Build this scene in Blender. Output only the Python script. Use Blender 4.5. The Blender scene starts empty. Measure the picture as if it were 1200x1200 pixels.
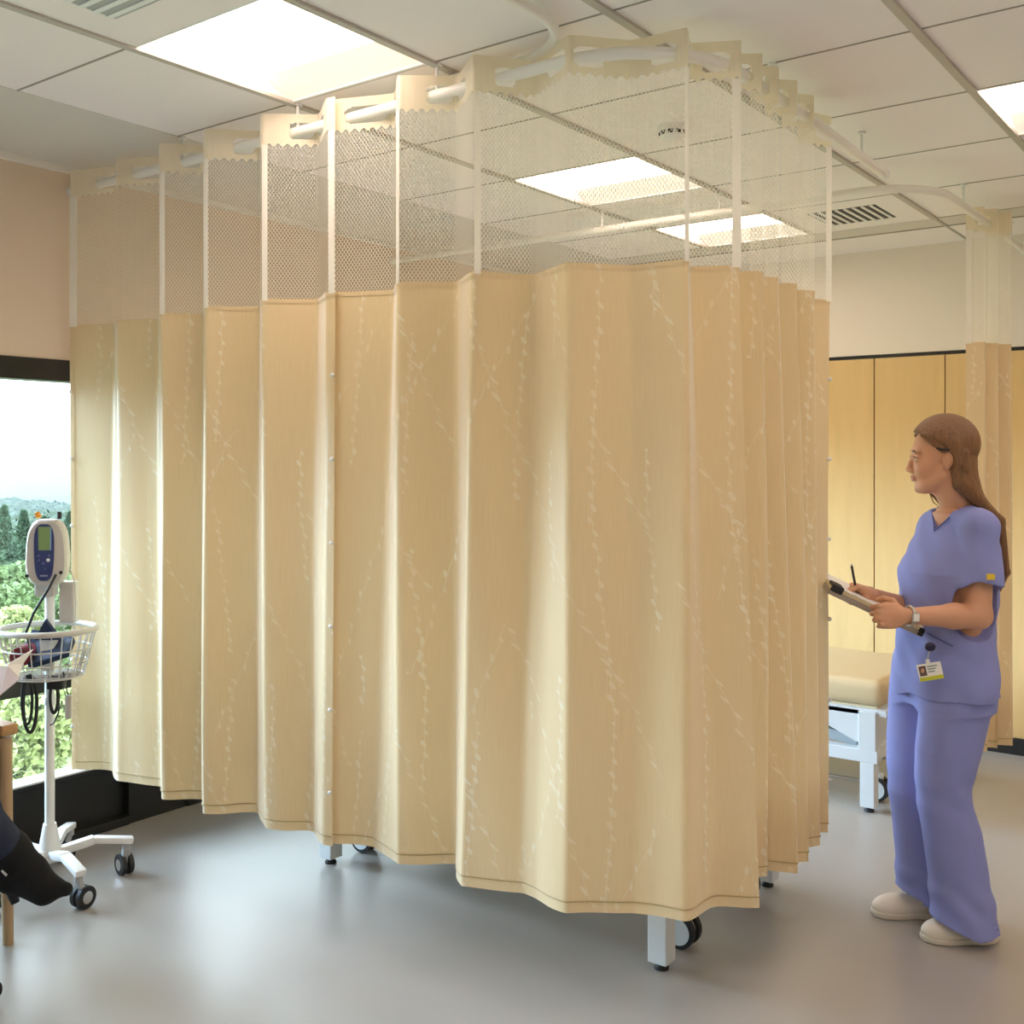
import bpy, bmesh, math, random
import numpy as np
from math import sin, cos, pi, radians
from mathutils import Vector, Matrix

# ------------------------------------------------------------------ camera
EYE = 1.54
YAW = radians(36.88)
FPX = 1265.0
cam_d = bpy.data.cameras.new('camera')
cam = bpy.data.objects.new('camera', cam_d)
bpy.context.scene.collection.objects.link(cam)
cam.location = (0, 0, EYE)
cam.rotation_euler = (radians(90), 0, YAW)
cam_d.sensor_width = 36
cam_d.lens = FPX / 1200 * 36
cam_d.shift_x = 10 / 1200
cam_d.shift_y = -63 / 1200
cam_d.clip_start = 0.05
cam_d.clip_end = 5000
SC = bpy.context.scene
SC.camera = cam

# ------------------------------------------------------------------ world and exposure
w = bpy.data.worlds.new('overcast_sky')
SC.world = w
w.use_nodes = True
bg = w.node_tree.nodes['Background']
bg.inputs[0].default_value = (0.78, 0.91, 1.0, 1)
bg.inputs[1].default_value = 5.2
SC.view_settings.view_transform = 'Standard'
SC.view_settings.look = 'None'
SC.view_settings.gamma = 1
SC.view_settings.exposure = 0.42
SC.cycles.transparent_max_bounces = 32
SC.cycles.max_bounces = 10
SC.cycles.diffuse_bounces = 6
SC.cycles.volume_bounces = 1
LAMP = 7.0                      # strength of the ceiling diffusers
LAMPC = (1.0, 0.795, 0.68, 1)

sun_d = bpy.data.lights.new('bright_cloud_sun', 'SUN')   # sun behind thin cloud, soft and low over the valley
sun_d.energy = 14.0
sun_d.angle = radians(50)
sun_d.color = (0.56, 0.76, 1.0)
sun = bpy.data.objects.new('bright_cloud_sun', sun_d)
SC.collection.objects.link(sun)
sun.rotation_euler = Vector((-.80, -.42, .46)).to_track_quat('Z', 'Y').to_euler()

# ------------------------------------------------------------------ materials
MATS = {}

def srgb(r, g, b):
    def f(c):
        c /= 255
        return c / 12.92 if c <= .04045 else ((c + .055) / 1.055) ** 2.4
    return (f(r), f(g), f(b), 1)

def mat(name, col, rough=.6, metal=0, bump=0, bscale=60, var=0, spec=.5, stretch=None, emit=0, sss=0, coat=0):
    if name in MATS:
        return MATS[name]
    m = bpy.data.materials.new(name)
    m.use_nodes = True
    nt = m.node_tree
    p = nt.nodes['Principled BSDF']
    p.inputs['Base Color'].default_value = col
    p.inputs['Roughness'].default_value = rough
    p.inputs['Metallic'].default_value = metal
    p.inputs['Specular IOR Level'].default_value = spec
    if coat:
        p.inputs['Coat Weight'].default_value = coat
    if sss:
        p.inputs['Subsurface Weight'].default_value = sss
        p.inputs['Subsurface Radius'].default_value = (.012, .005, .003)
        p.inputs['Subsurface Scale'].default_value = 1
    if emit:
        p.inputs['Emission Color'].default_value = col
        p.inputs['Emission Strength'].default_value = emit
    tc = nt.nodes.new('ShaderNodeTexCoord')
    mp = nt.nodes.new('ShaderNodeMapping')
    nt.links.new(tc.outputs['Object'], mp.inputs[0])
    if stretch:
        mp.inputs['Scale'].default_value = stretch
    nz = nt.nodes.new('ShaderNodeTexNoise')
    nz.inputs['Scale'].default_value = bscale
    nz.inputs['Detail'].default_value = 4
    nt.links.new(mp.outputs[0], nz.inputs['Vector'])
    if bump:
        b = nt.nodes.new('ShaderNodeBump')
        b.inputs['Strength'].default_value = bump
        b.inputs['Distance'].default_value = .01
        nt.links.new(nz.outputs[0], b.inputs['Height'])
        nt.links.new(b.outputs[0], p.inputs['Normal'])
    if var:
        mx = nt.nodes.new('ShaderNodeMix')
        mx.data_type = 'RGBA'
        mx.inputs[6].default_value = tuple(c * (1 - var) for c in col[:3]) + (1,)
        mx.inputs[7].default_value = tuple(min(1, c * (1 + var)) for c in col[:3]) + (1,)
        nt.links.new(nz.outputs[0], mx.inputs[0])
        nt.links.new(mx.outputs[2], p.inputs['Base Color'])
    MATS[name] = m
    return m

class G:
    """small helper to chain math nodes"""
    def __init__(s, nt):
        s.nt = nt
    def m(s, op, a, b=None, c=None):
        n = s.nt.nodes.new('ShaderNodeMath')
        n.operation = op
        for i, v in enumerate((a, b, c)):
            if v is None:
                continue
            if isinstance(v, (int, float)):
                n.inputs[i].default_value = v
            else:
                s.nt.links.new(v, n.inputs[i])
        return n.outputs[0]
    def noise(s, x, y, scale=1, detail=2):
        c = s.nt.nodes.new('ShaderNodeCombineXYZ')
        for i, v in enumerate((x, y)):
            if isinstance(v, (int, float)):
                c.inputs[i].default_value = v
            else:
                s.nt.links.new(v, c.inputs[i])
        n = s.nt.nodes.new('ShaderNodeTexNoise')
        n.inputs['Scale'].default_value = scale
        n.inputs['Detail'].default_value = detail
        s.nt.links.new(c.outputs[0], n.inputs['Vector'])
        return n.outputs[0]
    def mix(s, f, a, b):
        n = s.nt.nodes.new('ShaderNodeMix')
        n.data_type = 'RGBA'
        for i, v in ((0, f), (6, a), (7, b)):
            if isinstance(v, (int, float, tuple)):
                n.inputs[i].default_value = v
            else:
                s.nt.links.new(v, n.inputs[i])
        return n.outputs[2]

def curtain_cloth(name, pattern=True, base=(.77, .60, .345, 1), hi=(.88, .80, .64, 1), trans=.16):
    m = bpy.data.materials.new(name)
    m.use_nodes = True
    nt = m.node_tree
    nt.nodes.remove(nt.nodes['Principled BSDF'])
    out = nt.nodes['Material Output']
    g = G(nt)
    uv = nt.nodes.new('ShaderNodeUVMap')
    sep = nt.nodes.new('ShaderNodeSeparateXYZ')
    nt.links.new(uv.outputs[0], sep.inputs[0])
    u, v = sep.outputs[0], sep.outputs[1]
    streak = g.noise(g.m('MULTIPLY', u, 520), g.m('MULTIPLY', v, 9), 1, 3)
    col = g.mix(g.m('MULTIPLY_ADD', streak, 1.6, -.3), tuple(c * .93 for c in base[:3]) + (1,), tuple(min(1, c * 1.05) for c in base[:3]) + (1,))
    bumpsrc = streak
    rough_src = None
    if pattern:
        def strand(period, slope, wob, freq, lsp, ll, lw, off, seed, dens):
            wv = g.m('MULTIPLY', g.m('SINE', g.m('MULTIPLY_ADD', v, freq, seed * 2.1)), wob)
            nn = g.m('MULTIPLY_ADD', g.noise(g.m('MULTIPLY', v, 9), seed * 3.3, 1, 2), .03, -.015)
            s_ = g.m('ADD', g.m('MULTIPLY_ADD', v, slope, u), g.m('ADD', wv, nn))
            s_ = g.m('MULTIPLY_ADD', s_, 1 / period, seed)
            du = g.m('MULTIPLY', g.m('SUBTRACT', g.m('FRACT', s_), .5), period)
            idn = g.m('FLOOR', s_)
            al = g.m('MULTIPLY_ADD', idn, .37, g.m('MULTIPLY', v, 1 / lsp))
            cc = g.m('MULTIPLY', g.m('SUBTRACT', g.m('FRACT', al), .5), lsp)
            n = g.m('FLOOR', al)
            side = g.m('MULTIPLY', g.m('SUBTRACT', g.m('MODULO', g.m('ABSOLUTE', n), 2), .5), 2 * off)
            sz = g.m('MULTIPLY_ADD', g.noise(g.m('MULTIPLY', n, 1.7), g.m('MULTIPLY', idn, 2.3), 1, 0), 1.6, .15)
            dx = g.m('DIVIDE', g.m('ADD', g.m('SUBTRACT', du, side), g.m('MULTIPLY', cc, .5)), g.m('MULTIPLY', sz, lw))
            dy = g.m('DIVIDE', cc, g.m('MULTIPLY', sz, ll))
            e = g.m('ADD', g.m('MULTIPLY', dx, dx), g.m('MULTIPLY', dy, dy))
            leaf = g.m('LESS_THAN', e, 1)
            stem = g.m('MULTIPLY', g.m('LESS_THAN', g.m('ABSOLUTE', du), .0016), .6)
            msk = g.m('GREATER_THAN', g.noise(g.m('MULTIPLY', idn, 3.71), g.m('MULTIPLY', v, 1.6), 1, 1), dens)
            return g.m('MULTIPLY', g.m('MAXIMUM', leaf, stem), msk)
        a = strand(.155, .03, .02, 5.0, .034, .009, .006, .004, .3, .46)
        b = strand(.33, .50, .03, 4.0, .045, .011, .005, .007, .7, .47)
        c = strand(.36, -.46, .03, 3.3, .050, .011, .005, .007, 1.4, .48)
        pat = g.m('MAXIMUM', g.m('MAXIMUM', a, b), c)
        fade = g.m('MULTIPLY_ADD', g.noise(g.m('MULTIPLY', u, 6), g.m('MULTIPLY', v, 5), 1, 2), 1.3, -.16)
        col = g.mix(g.m('MULTIPLY', pat, fade), col, hi)
        bumpsrc = g.m('MULTIPLY_ADD', pat, .8, g.m('MULTIPLY', streak, .3))
    bmp = nt.nodes.new('ShaderNodeBump')
    bmp.inputs['Strength'].default_value = .25
    bmp.inputs['Distance'].default_value = .002
    nt.links.new(bumpsrc, bmp.inputs['Height'])
    pr = nt.nodes.new('ShaderNodeBsdfPrincipled')
    pr.inputs['Roughness'].default_value = .45
    pr.inputs['Specular IOR Level'].default_value = .5
    pr.inputs['Sheen Weight'].default_value = 1.0
    pr.inputs['Sheen Roughness'].default_value = .4
    tr = nt.nodes.new('ShaderNodeBsdfTranslucent')
    mx = nt.nodes.new('ShaderNodeMixShader')
    mx.inputs[0].default_value = trans
    nt.links.new(col, pr.inputs['Base Color'])
    nt.links.new(col, tr.inputs['Color'])
    nt.links.new(bmp.outputs[0], pr.inputs['Normal'])
    nt.links.new(pr.outputs[0], mx.inputs[1])
    nt.links.new(tr.outputs[0], mx.inputs[2])
    nt.links.new(mx.outputs[0], out.inputs[0])
    return m

def net_material():
    m = bpy.data.materials.new('white_honeycomb_net')
    m.use_nodes = True
    nt = m.node_tree
    nt.nodes.remove(nt.nodes['Principled BSDF'])
    out = nt.nodes['Material Output']
    g = G(nt)
    uv = nt.nodes.new('ShaderNodeUVMap')
    sep = nt.nodes.new('ShaderNodeSeparateXYZ')
    nt.links.new(uv.outputs[0], sep.inputs[0])
    u, v = sep.outputs[0], sep.outputs[1]
    P, Q = .0115, .0165
    def holes(o):
        x = g.m('SUBTRACT', g.m('FRACT', g.m('MULTIPLY_ADD', u, 1 / P, o)), .5)
        y = g.m('SUBTRACT', g.m('FRACT', g.m('MULTIPLY_ADD', v, 1 / Q, o)), .5)
        x = g.m('DIVIDE', x, .415)
        y = g.m('DIVIDE', y, .285)
        return g.m('LESS_THAN', g.m('ADD', g.m('MULTIPLY', x, x), g.m('MULTIPLY', y, y)), 1)
    h = g.m('MAXIMUM', holes(0.0), holes(.5))
    df = nt.nodes.new('ShaderNodeBsdfDiffuse')
    df.inputs[0].default_value = (.94, .89, .80, 1)
    tl = nt.nodes.new('ShaderNodeBsdfTranslucent')
    tl.inputs[0].default_value = (.94, .89, .80, 1)
    m1 = nt.nodes.new('ShaderNodeMixShader')
    m1.inputs[0].default_value = .5
    nt.links.new(df.outputs[0], m1.inputs[1])
    nt.links.new(tl.outputs[0], m1.inputs[2])
    tp = nt.nodes.new('ShaderNodeBsdfTransparent')
    m2 = nt.nodes.new('ShaderNodeMixShader')
    nt.links.new(h, m2.inputs[0])
    nt.links.new(m1.outputs[0], m2.inputs[1])
    nt.links.new(tp.outputs[0], m2.inputs[2])
    nt.links.new(m2.outputs[0], out.inputs[0])
    return m

def glass_material():
    m = bpy.data.materials.new('window_glass')
    m.use_nodes = True
    nt = m.node_tree
    nt.nodes.remove(nt.nodes['Principled BSDF'])
    fr = nt.nodes.new('ShaderNodeFresnel')
    fr.inputs[0].default_value = 1.3
    gl = nt.nodes.new('ShaderNodeBsdfGlossy')
    gl.inputs['Roughness'].default_value = .02
    tp = nt.nodes.new('ShaderNodeBsdfTransparent')
    tp.inputs[0].default_value = (.96, .985, .98, 1)
    mx = nt.nodes.new('ShaderNodeMixShader')
    nt.links.new(fr.outputs[0], mx.inputs[0])
    nt.links.new(tp.outputs[0], mx.inputs[1])
    nt.links.new(gl.outputs[0], mx.inputs[2])
    nt.links.new(mx.outputs[0], nt.nodes['Material Output'].inputs[0])
    return m

M_FLOOR = mat('grey_vinyl_floor', (.345, .325, .30, 1), .33, var=.05, bscale=2.2, bump=.01, spec=.85)
M_TILE = mat('ceiling_tile', (.90, .84, .815, 1), .9, bump=.05, bscale=180)
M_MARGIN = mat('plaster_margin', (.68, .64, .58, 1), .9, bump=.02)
M_BAR = mat('ceiling_bar', (.50, .46, .40, 1), .5)
M_GROOVE = mat('tile_joint', (.36, .33, .28, 1), .8)
M_WALLP = mat('pinkish_beige_paint', (.72, .58, .45, 1), .8, bump=.02)
M_WALLC = mat('cream_paint', (.84, .76, .66, 1), .8, bump=.02)
M_WOOD = mat('pale_maple', (.72, .50, .22, 1), .42, var=.10, bscale=7, stretch=(3, 3, .35))
M_BLACK = mat('black_vinyl', (.012, .013, .014, 1), .5)
M_FRAME = mat('dark_bronze_aluminium', (.020, .018, .015, 1), .45, metal=.2)
M_WHITE = mat('white_powder_coat', (.80, .80, .79, 1), .35)
M_COUCH = mat('shaded_white_enamel', (.60, .64, .66, 1), .35)  # white couch frame, its bluish shade put into the base colour
M_TUBE = mat('white_track', (.86, .83, .76, 1), .3)
M_CHROME = mat('chrome', (.7, .7, .72, 1), .2, metal=1)
M_RUB = mat('black_rubber', (.015, .015, .017, 1), .6)
M_GREYPL = mat('grey_plastic', (.42, .42, .42, 1), .5)
M_VINYL = mat('beige_upholstery', (.58, .46, .27, 1), .45, bump=.03, bscale=30)
M_SCRUB = mat('periwinkle_cotton', (.235, .265, .58, 1), .85, bump=.30, bscale=9, var=.03, stretch=(1, 1, .4))
M_SCRUBD = mat('periwinkle_seam', (.10, .12, .34, 1), .9)
M_SKIN = mat('skin', (.62, .33, .20, 1), .5, sss=.08, spec=.4)
M_LIP = mat('lip_skin', (.50, .20, .14, 1), .4)
M_HAIR = mat('light_brown_hair', (.21, .095, .033, 1), .42, bump=.8, bscale=24, var=.45, stretch=(9, 9, .5), spec=.6)
M_BROW = mat('brow_hair', (.08, .035, .018, 1), .8)
M_EYE = mat('eye_white', (.75, .72, .68, 1), .2)
M_IRIS = mat('iris', (.06, .035, .02, 1), .2)
M_PAPER = mat('paper_white', (.85, .84, .80, 1), .7)
M_KRAFT = mat('cream_card', (.66, .57, .36, 1), .7)
M_YEL = mat('yellow_tab', (.75, .52, .04, 1), .6)
M_LIME = mat('lime_strip', (.55, .58, .03, 1), .5)
M_NAVY = mat('navy_plastic', (.03, .045, .17, 1), .35)
M_LCD = mat('green_lcd', (.21, .33, .13, 1), .3)
M_MON = mat('warm_white_plastic', (.56, .53, .49, 1), .4)
M_DENIM = mat('dark_denim', (.018, .025, .055, 1), .85, bump=.3, bscale=90)
M_SUEDE = mat('black_suede', (.006, .006, .007, 1), .95, bump=.2, bscale=120)
M_CHAIR = mat('honey_wood', (.52, .29, .12, 1), .35, var=.2, bscale=12, stretch=(1, 8, 8))
M_CHAIRL = mat('pale_wood', (.50, .34, .19, 1), .45, var=.15, bscale=10)
M_CUSH = mat('grey_green_upholstery', (.18, .22, .20, 1), .8)
M_SHOE = mat('off_white_leather', (.72, .66, .58, 1), .5)
M_SOLE = mat('shoe_sole', (.62, .57, .48, 1), .6)
M_STEEL = mat('brushed_steel', (.55, .55, .53, 1), .3, metal=1)
M_FAB = curtain_cloth('embroidered_curtain_cloth')
M_HEAD = curtain_cloth('cream_header_cloth', False, (.88, .79, .62, 1), trans=.40)
M_TAPE = curtain_cloth('white_edge_tape', False, (.90, .86, .78, 1), trans=.35)
M_STITCH = curtain_cloth('hem_thread', False, (.50, .36, .17, 1), trans=.1)
M_NET = net_material()
M_GLASS = glass_material()

# ------------------------------------------------------------------ mesh helpers
def link(o, parent=None):
    SC.collection.objects.link(o)
    if parent is not None:
        o.parent = parent
    return o

def tag(o, label=None, cat=None, group=None, kind=None):
    if label: o['label'] = label
    if cat: o['category'] = cat
    if group: o['group'] = group
    if kind: o['kind'] = kind
    return o

def empty(name, loc=(0, 0, 0), rz=0):
    o = bpy.data.objects.new(name, None)
    o.empty_display_size = .1
    o.location = loc
    o.rotation_euler = (0, 0, rz)
    return link(o)

def copy_tree(o, parent=None):
    c = o.copy()
    SC.collection.objects.link(c)
    if parent is not None:
        c.parent = parent
    for ch in list(o.children):
        copy_tree(ch, c)
    return c

class MB:
    """collects boxes, tubes, lathes; build() links them as ONE mesh object"""
    def __init__(s):
        s.bm = bmesh.new()
    def _add(s, verts, faces):
        vs = [s.bm.verts.new(v) for v in verts]
        for f in faces:
            try:
                s.bm.faces.new([vs[i] for i in f])
            except ValueError:
                pass
    def box(s, c, d, bev=0, R=None, taper=None, seg=2):
        b = bmesh.new()
        bmesh.ops.create_cube(b, size=1)
        for v in b.verts:
            k = 1
            if taper and v.co.z < 0:
                k = taper
            v.co = Vector((v.co.x * d[0] * k, v.co.y * d[1] * k, v.co.z * d[2]))
        if bev:
            bmesh.ops.bevel(b, geom=list(b.edges), offset=bev, segments=seg, profile=.6, affect='EDGES')
        for v in b.verts:
            if R is not None:
                v.co = R @ v.co
            v.co += Vector(c)
        b.verts.index_update()
        s._add([v.co.copy() for v in b.verts], [[v.index for v in f.verts] for f in b.faces])
        b.free()
        return s
    def bar(s, a, b, wd, th, bev=0, up=(0, 0, 1)):
        a, b = Vector(a), Vector(b)
        x = (b - a)
        L = x.length
        x.normalize()
        y = Vector(up).cross(x)
        if y.length < 1e-4:
            y = Vector((0, 1, 0)).cross(x)
        y.normalize()
        z = x.cross(y)
        R = Matrix((x, y, z)).transposed()
        return s.box((a + b) / 2, (L, wd, th), bev, R)
    def tube(s, pts, r, n=12, closed=False, caps=True):
        pts = [Vector(p) for p in pts]
        rs = r if isinstance(r, (list, tuple)) else [r] * len(pts)
        N = len(pts)
        rings = []
        ref = None
        for i, p in enumerate(pts):
            a = pts[(i - 1) % N] if (closed or i > 0) else p
            b = pts[(i + 1) % N] if (closed or i < N - 1) else p
            t = (b - a).normalized()
            if ref is None:
                ref = Vector((0, 0, 1)) if abs(t.z) < .9 else Vector((1, 0, 0))
            x = (ref - t * ref.dot(t)).normalized()
            y = t.cross(x)
            ref = x
            rings.append([p + x * cos(2 * pi * k / n) * rs[i] + y * sin(2 * pi * k / n) * rs[i] for k in range(n)])
        verts = [v for q in rings for v in q]
        faces = []
        for i in range(N if closed else N - 1):
            j = (i + 1) % N
            for k in range(n):
                l = (k + 1) % n
                faces.append((i * n + k, i * n + l, j * n + l, j * n + k))
        if caps and not closed:
            faces.append(tuple(range(n))[::-1])
            faces.append(tuple((N - 1) * n + k for k in range(n)))
        s._add(verts, faces)
        return s
    def lathe(s, prof, c=(0, 0, 0), n=24, axis='z', cap=True):
        verts, faces = [], []
        for (r, h) in prof:
            for k in range(n):
                a = 2 * pi * k / n
                p = (r * cos(a), r * sin(a), h)
                if axis == 'x': p = (h, p[0], p[1])
                if axis == 'y': p = (p[0], h, p[1])
                verts.append((p[0] + c[0], p[1] + c[1], p[2] + c[2]))
        for i in range(len(prof) - 1):
            for k in range(n):
                l = (k + 1) % n
                faces.append((i * n + k, i * n + l, (i + 1) * n + l, (i + 1) * n + k))
        if cap:
            faces.append(tuple(range(n))[::-1])
            faces.append(tuple((len(prof) - 1) * n + k for k in range(n)))
        s._add(verts, faces)
        return s
    def prism(s, poly, z0, z1, R=None, c=(0, 0, 0)):
        n = len(poly)
        vs = [Vector((p[0], p[1], z)) for z in (z0, z1) for p in poly]
        if R is not None:
            vs = [R @ v for v in vs]
        vs = [v + Vector(c) for v in vs]
        s._add(vs, [tuple(range(n))[::-1], tuple(range(n, 2 * n))] + [(i, (i + 1) % n, n + (i + 1) % n, n + i) for i in range(n)])
        return s
    def sphere(s, c, r, n=12, sc=(1, 1, 1)):
        prof = [(max(1e-4, r * sin(pi * i / n)), -r * cos(pi * i / n)) for i in range(n + 1)]
        verts, faces = [], []
        m = n * 2
        for (rr, h) in prof:
            for k in range(m):
                a = 2 * pi * k / m
                verts.append((c[0] + rr * cos(a) * sc[0], c[1] + rr * sin(a) * sc[1], c[2] + h * sc[2]))
        for i in range(n):
            for k in range(m):
                l = (k + 1) % m
                faces.append((i * m + k, i * m + l, (i + 1) * m + l, (i + 1) * m + k))
        s._add(verts, faces)
        return s
    def build(s, name, material, parent=None, smooth=None):
        me = bpy.data.meshes.new(name)
        bmesh.ops.recalc_face_normals(s.bm, faces=list(s.bm.faces))
        if smooth is not None:
            ca = radians(smooth)
            for f in s.bm.faces: f.smooth = True
            for e in s.bm.edges:
                if len(e.link_faces) == 2 and e.calc_face_angle(0) > ca:
                    e.smooth = False
        s.bm.to_mesh(me)
        s.bm.free()
        me.materials.append(material)
        return link(bpy.data.objects.new(name, me), parent)

def np_mesh(name, V, F, material, parent=None, smooth=True, uv=None):
    me = bpy.data.meshes.new(name)
    V = np.asarray(V, dtype=np.float32)
    F = np.asarray(F, dtype=np.int32)
    me.vertices.add(len(V))
    me.vertices.foreach_set('co', V.ravel())
    me.loops.add(F.size)
    me.loops.foreach_set('vertex_index', F.ravel())
    me.polygons.add(len(F))
    k = F.shape[1]
    me.polygons.foreach_set('loop_start', np.arange(0, F.size, k, dtype=np.int32))
    me.polygons.foreach_set('loop_total', np.full(len(F), k, dtype=np.int32))
    me.polygons.foreach_set('use_smooth', np.full(len(F), smooth))
    if uv is not None:
        l = me.uv_layers.new(name='UVMap')
        l.data.foreach_set('uv', np.asarray(uv, dtype=np.float32)[F.ravel()].ravel())
    me.update()
    me.validate()
    for m_ in (material if isinstance(material, (list, tuple)) else [material]):
        me.materials.append(m_)
    return link(bpy.data.objects.new(name, me), parent)

# ------------------------------------------------------------------ signed distance modelling (smooth organic shapes)
class SDF:
    def __init__(s, lo, hi, h):
        s.lo = np.array(lo, float)
        s.h = h
        s.n = np.ceil((np.array(hi, float) - s.lo) / h).astype(int) + 1
        s.F = np.full(s.n, 1.0, dtype=np.float32)
    def sub(s, lo, hi, pad):
        a = np.clip(np.floor((np.array(lo) - pad - s.lo) / s.h).astype(int), 0, s.n)
        b = np.clip(np.ceil((np.array(hi) + pad - s.lo) / s.h).astype(int) + 1, 0, s.n)
        if np.any(b <= a):
            return None, None
        ax = [s.lo[i] + s.h * np.arange(a[i], b[i]) for i in range(3)]
        sl = tuple(slice(a[i], b[i]) for i in range(3))
        return sl, np.meshgrid(*ax, indexing='ij', sparse=True)
    def put(s, fn, lo, hi, k=.01, op='u'):
        sl, P = s.sub(lo, hi, k + 3 * s.h)
        if sl is None:
            return
        d = fn(*P)
        f = s.F[sl]
        if op == 'u':
            h_ = np.maximum(k - np.abs(f - d), 0) / max(k, 1e-6)
            s.F[sl] = np.minimum(f, d) - h_ * h_ * k * .25
        elif op == 's':
            h_ = np.maximum(k - np.abs(-f - d), 0) / max(k, 1e-6)
            s.F[sl] = -(np.minimum(-f, d) - h_ * h_ * k * .25)
    def cone(s, a, b, ra, rb, k=.01, op='u'):
        a, b = np.array(a, float), np.array(b, float)
        ba = b - a
        L2 = max(ba @ ba, 1e-12)
        def fn(X, Y, Z):
            t = np.clip(((X - a[0]) * ba[0] + (Y - a[1]) * ba[1] + (Z - a[2]) * ba[2]) / L2, 0, 1)
            return np.sqrt((X - a[0] - t * ba[0]) ** 2 + (Y - a[1] - t * ba[1]) ** 2 + (Z - a[2] - t * ba[2]) ** 2) - (ra + (rb - ra) * t)
        r = max(ra, rb)
        s.put(fn, np.minimum(a, b) - r, np.maximum(a, b) + r, k, op)
    def chain(s, pts, rs, k=.01, op='u'):
        for i in range(len(pts) - 1):
            s.cone(pts[i], pts[i + 1], rs[i], rs[i + 1], k, op)
    def ell(s, c, r, M=None, k=.01, op='u'):
        c = np.array(c, float)
        M = np.eye(3) if M is None else np.array(M, float)
        def fn(X, Y, Z):
            x, y, z = X - c[0], Y - c[1], Z - c[2]
            q = [(M[i][0] * x + M[i][1] * y + M[i][2] * z) / r[i] for i in range(3)]
            l = np.sqrt(q[0] ** 2 + q[1] ** 2 + q[2] ** 2)
            g_ = np.sqrt((q[0] / r[0]) ** 2 + (q[1] / r[1]) ** 2 + (q[2] / r[2]) ** 2) + 1e-9
            return l * (l - 1) / g_
        R = max(r)
        s.put(fn, c - R, c + R, k, op)
    def stack(s, rings, k=.02, op='u', ang=0, p=2.0, shell=None):
        """rings: (z, cx, cy, ru, rv), cross-section axes turned by ang; superellipse power p"""
        R = np.array(sorted(rings), float)
        ca, sa = cos(ang), sin(ang)
        def fn(X, Y, Z):
            z = np.clip(Z, R[0, 0], R[-1, 0])
            cx, cy, ru, rv = (np.interp(z, R[:, 0], R[:, i]) for i in (1, 2, 3, 4))
            x, y = X - cx, Y - cy
            u_ = (x * ca + y * sa) / ru
            v_ = (-x * sa + y * ca) / rv
            l = (np.abs(u_) ** p + np.abs(v_) ** p) ** (1 / p)
            d = (l - 1) * np.minimum(ru, rv)
            return np.maximum(d, np.maximum(Z - R[-1, 0], R[0, 0] - Z))
        m_ = R[:, 3:5].max()
        s.put(fn, (R[:, 1].min() - m_, R[:, 2].min() - m_, R[0, 0]), (R[:, 1].max() + m_, R[:, 2].max() + m_, R[-1, 0]), k, op)
    def warp(s, fn):
        ax = [s.lo[i] + s.h * np.arange(s.n[i]) for i in range(3)]
        X, Y, Z = np.meshgrid(*ax, indexing='ij', sparse=True)
        s.F = (s.F + fn(X, Y, Z)).astype(np.float32)
    def mesh(s):
        F = s.F
        ins = F < 0
        c = np.zeros(np.array(F.shape) - 1, dtype=np.int8)
        for i in (0, 1):
            for j in (0, 1):
                for k in (0, 1):
                    c += ins[i:F.shape[0] - 1 + i, j:F.shape[1] - 1 + j, k:F.shape[2] - 1 + k]
        act = (c > 0) & (c < 8)
        idx = np.full(act.shape, -1, dtype=np.int64)
        cells = np.argwhere(act)
        idx[act] = np.arange(len(cells))
        acc = np.zeros((len(cells), 3))
        cnt = np.zeros(len(cells))
        corners = [(i, j, k) for i in (0, 1) for j in (0, 1) for k in (0, 1)]
        vals = {q: F[cells[:, 0] + q[0], cells[:, 1] + q[1], cells[:, 2] + q[2]] for q in corners}
        for q in corners:
            for a in range(3):
                if q[a] == 0:
                    q2 = list(q); q2[a] = 1; q2 = tuple(q2)
                    v0, v1 = vals[q], vals[q2]
                    m_ = (v0 < 0) != (v1 < 0)
                    t = np.where(m_, v0 / np.where(v0 == v1, 1, v0 - v1), 0)
                    p = np.array(q, float)[None, :].repeat(len(cells), 0)
                    p[:, a] += t
                    acc += p * m_[:, None]
                    cnt += m_
        V = s.lo + s.h * (cells + acc / cnt[:, None])
        quads = []
        for a in range(3):
            b, c_ = (a + 1) % 3, (a + 2) % 3
            sl0 = [slice(None)] * 3; sl1 = [slice(None)] * 3
            sl0[a] = slice(0, -1); sl1[a] = slice(1, None)
            x = ins[tuple(sl0)] != ins[tuple(sl1)]
            e = np.argwhere(x)
            e = e[(e[:, b] > 0) & (e[:, c_] > 0) & (e[:, b] < act.shape[b]) & (e[:, c_] < act.shape[c_])]
            if not len(e): continue
            flip = ins[e[:, 0], e[:, 1], e[:, 2]]
            def at(db, dc):
                q = e.copy(); q[:, b] -= db; q[:, c_] -= dc
                return idx[q[:, 0], q[:, 1], q[:, 2]]
            Q = np.stack([at(1, 1), at(0, 1), at(0, 0), at(1, 0)], 1)
            Q[~flip] = Q[~flip][:, ::-1]
            quads.append(Q)
        return V, np.concatenate(quads)

def merge(parts):
    Vs, Fs, o = [], [], 0
    for V, F in parts:
        Vs.append(V); Fs.append(F + o); o += len(V)
    return np.concatenate(Vs), np.concatenate(Fs)

# ------------------------------------------------------------------ the room
X0, X1, Y0, Y1, HC = -4.0, 3.6, -3.2, 6.08, 2.705
T = .6053
GX, GY = -3.283, 1.8105          # origin of the ceiling grid

def struct(mb, name, m, sm=None):
    return tag(mb.build(name, m, None, sm), kind='structure')

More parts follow.
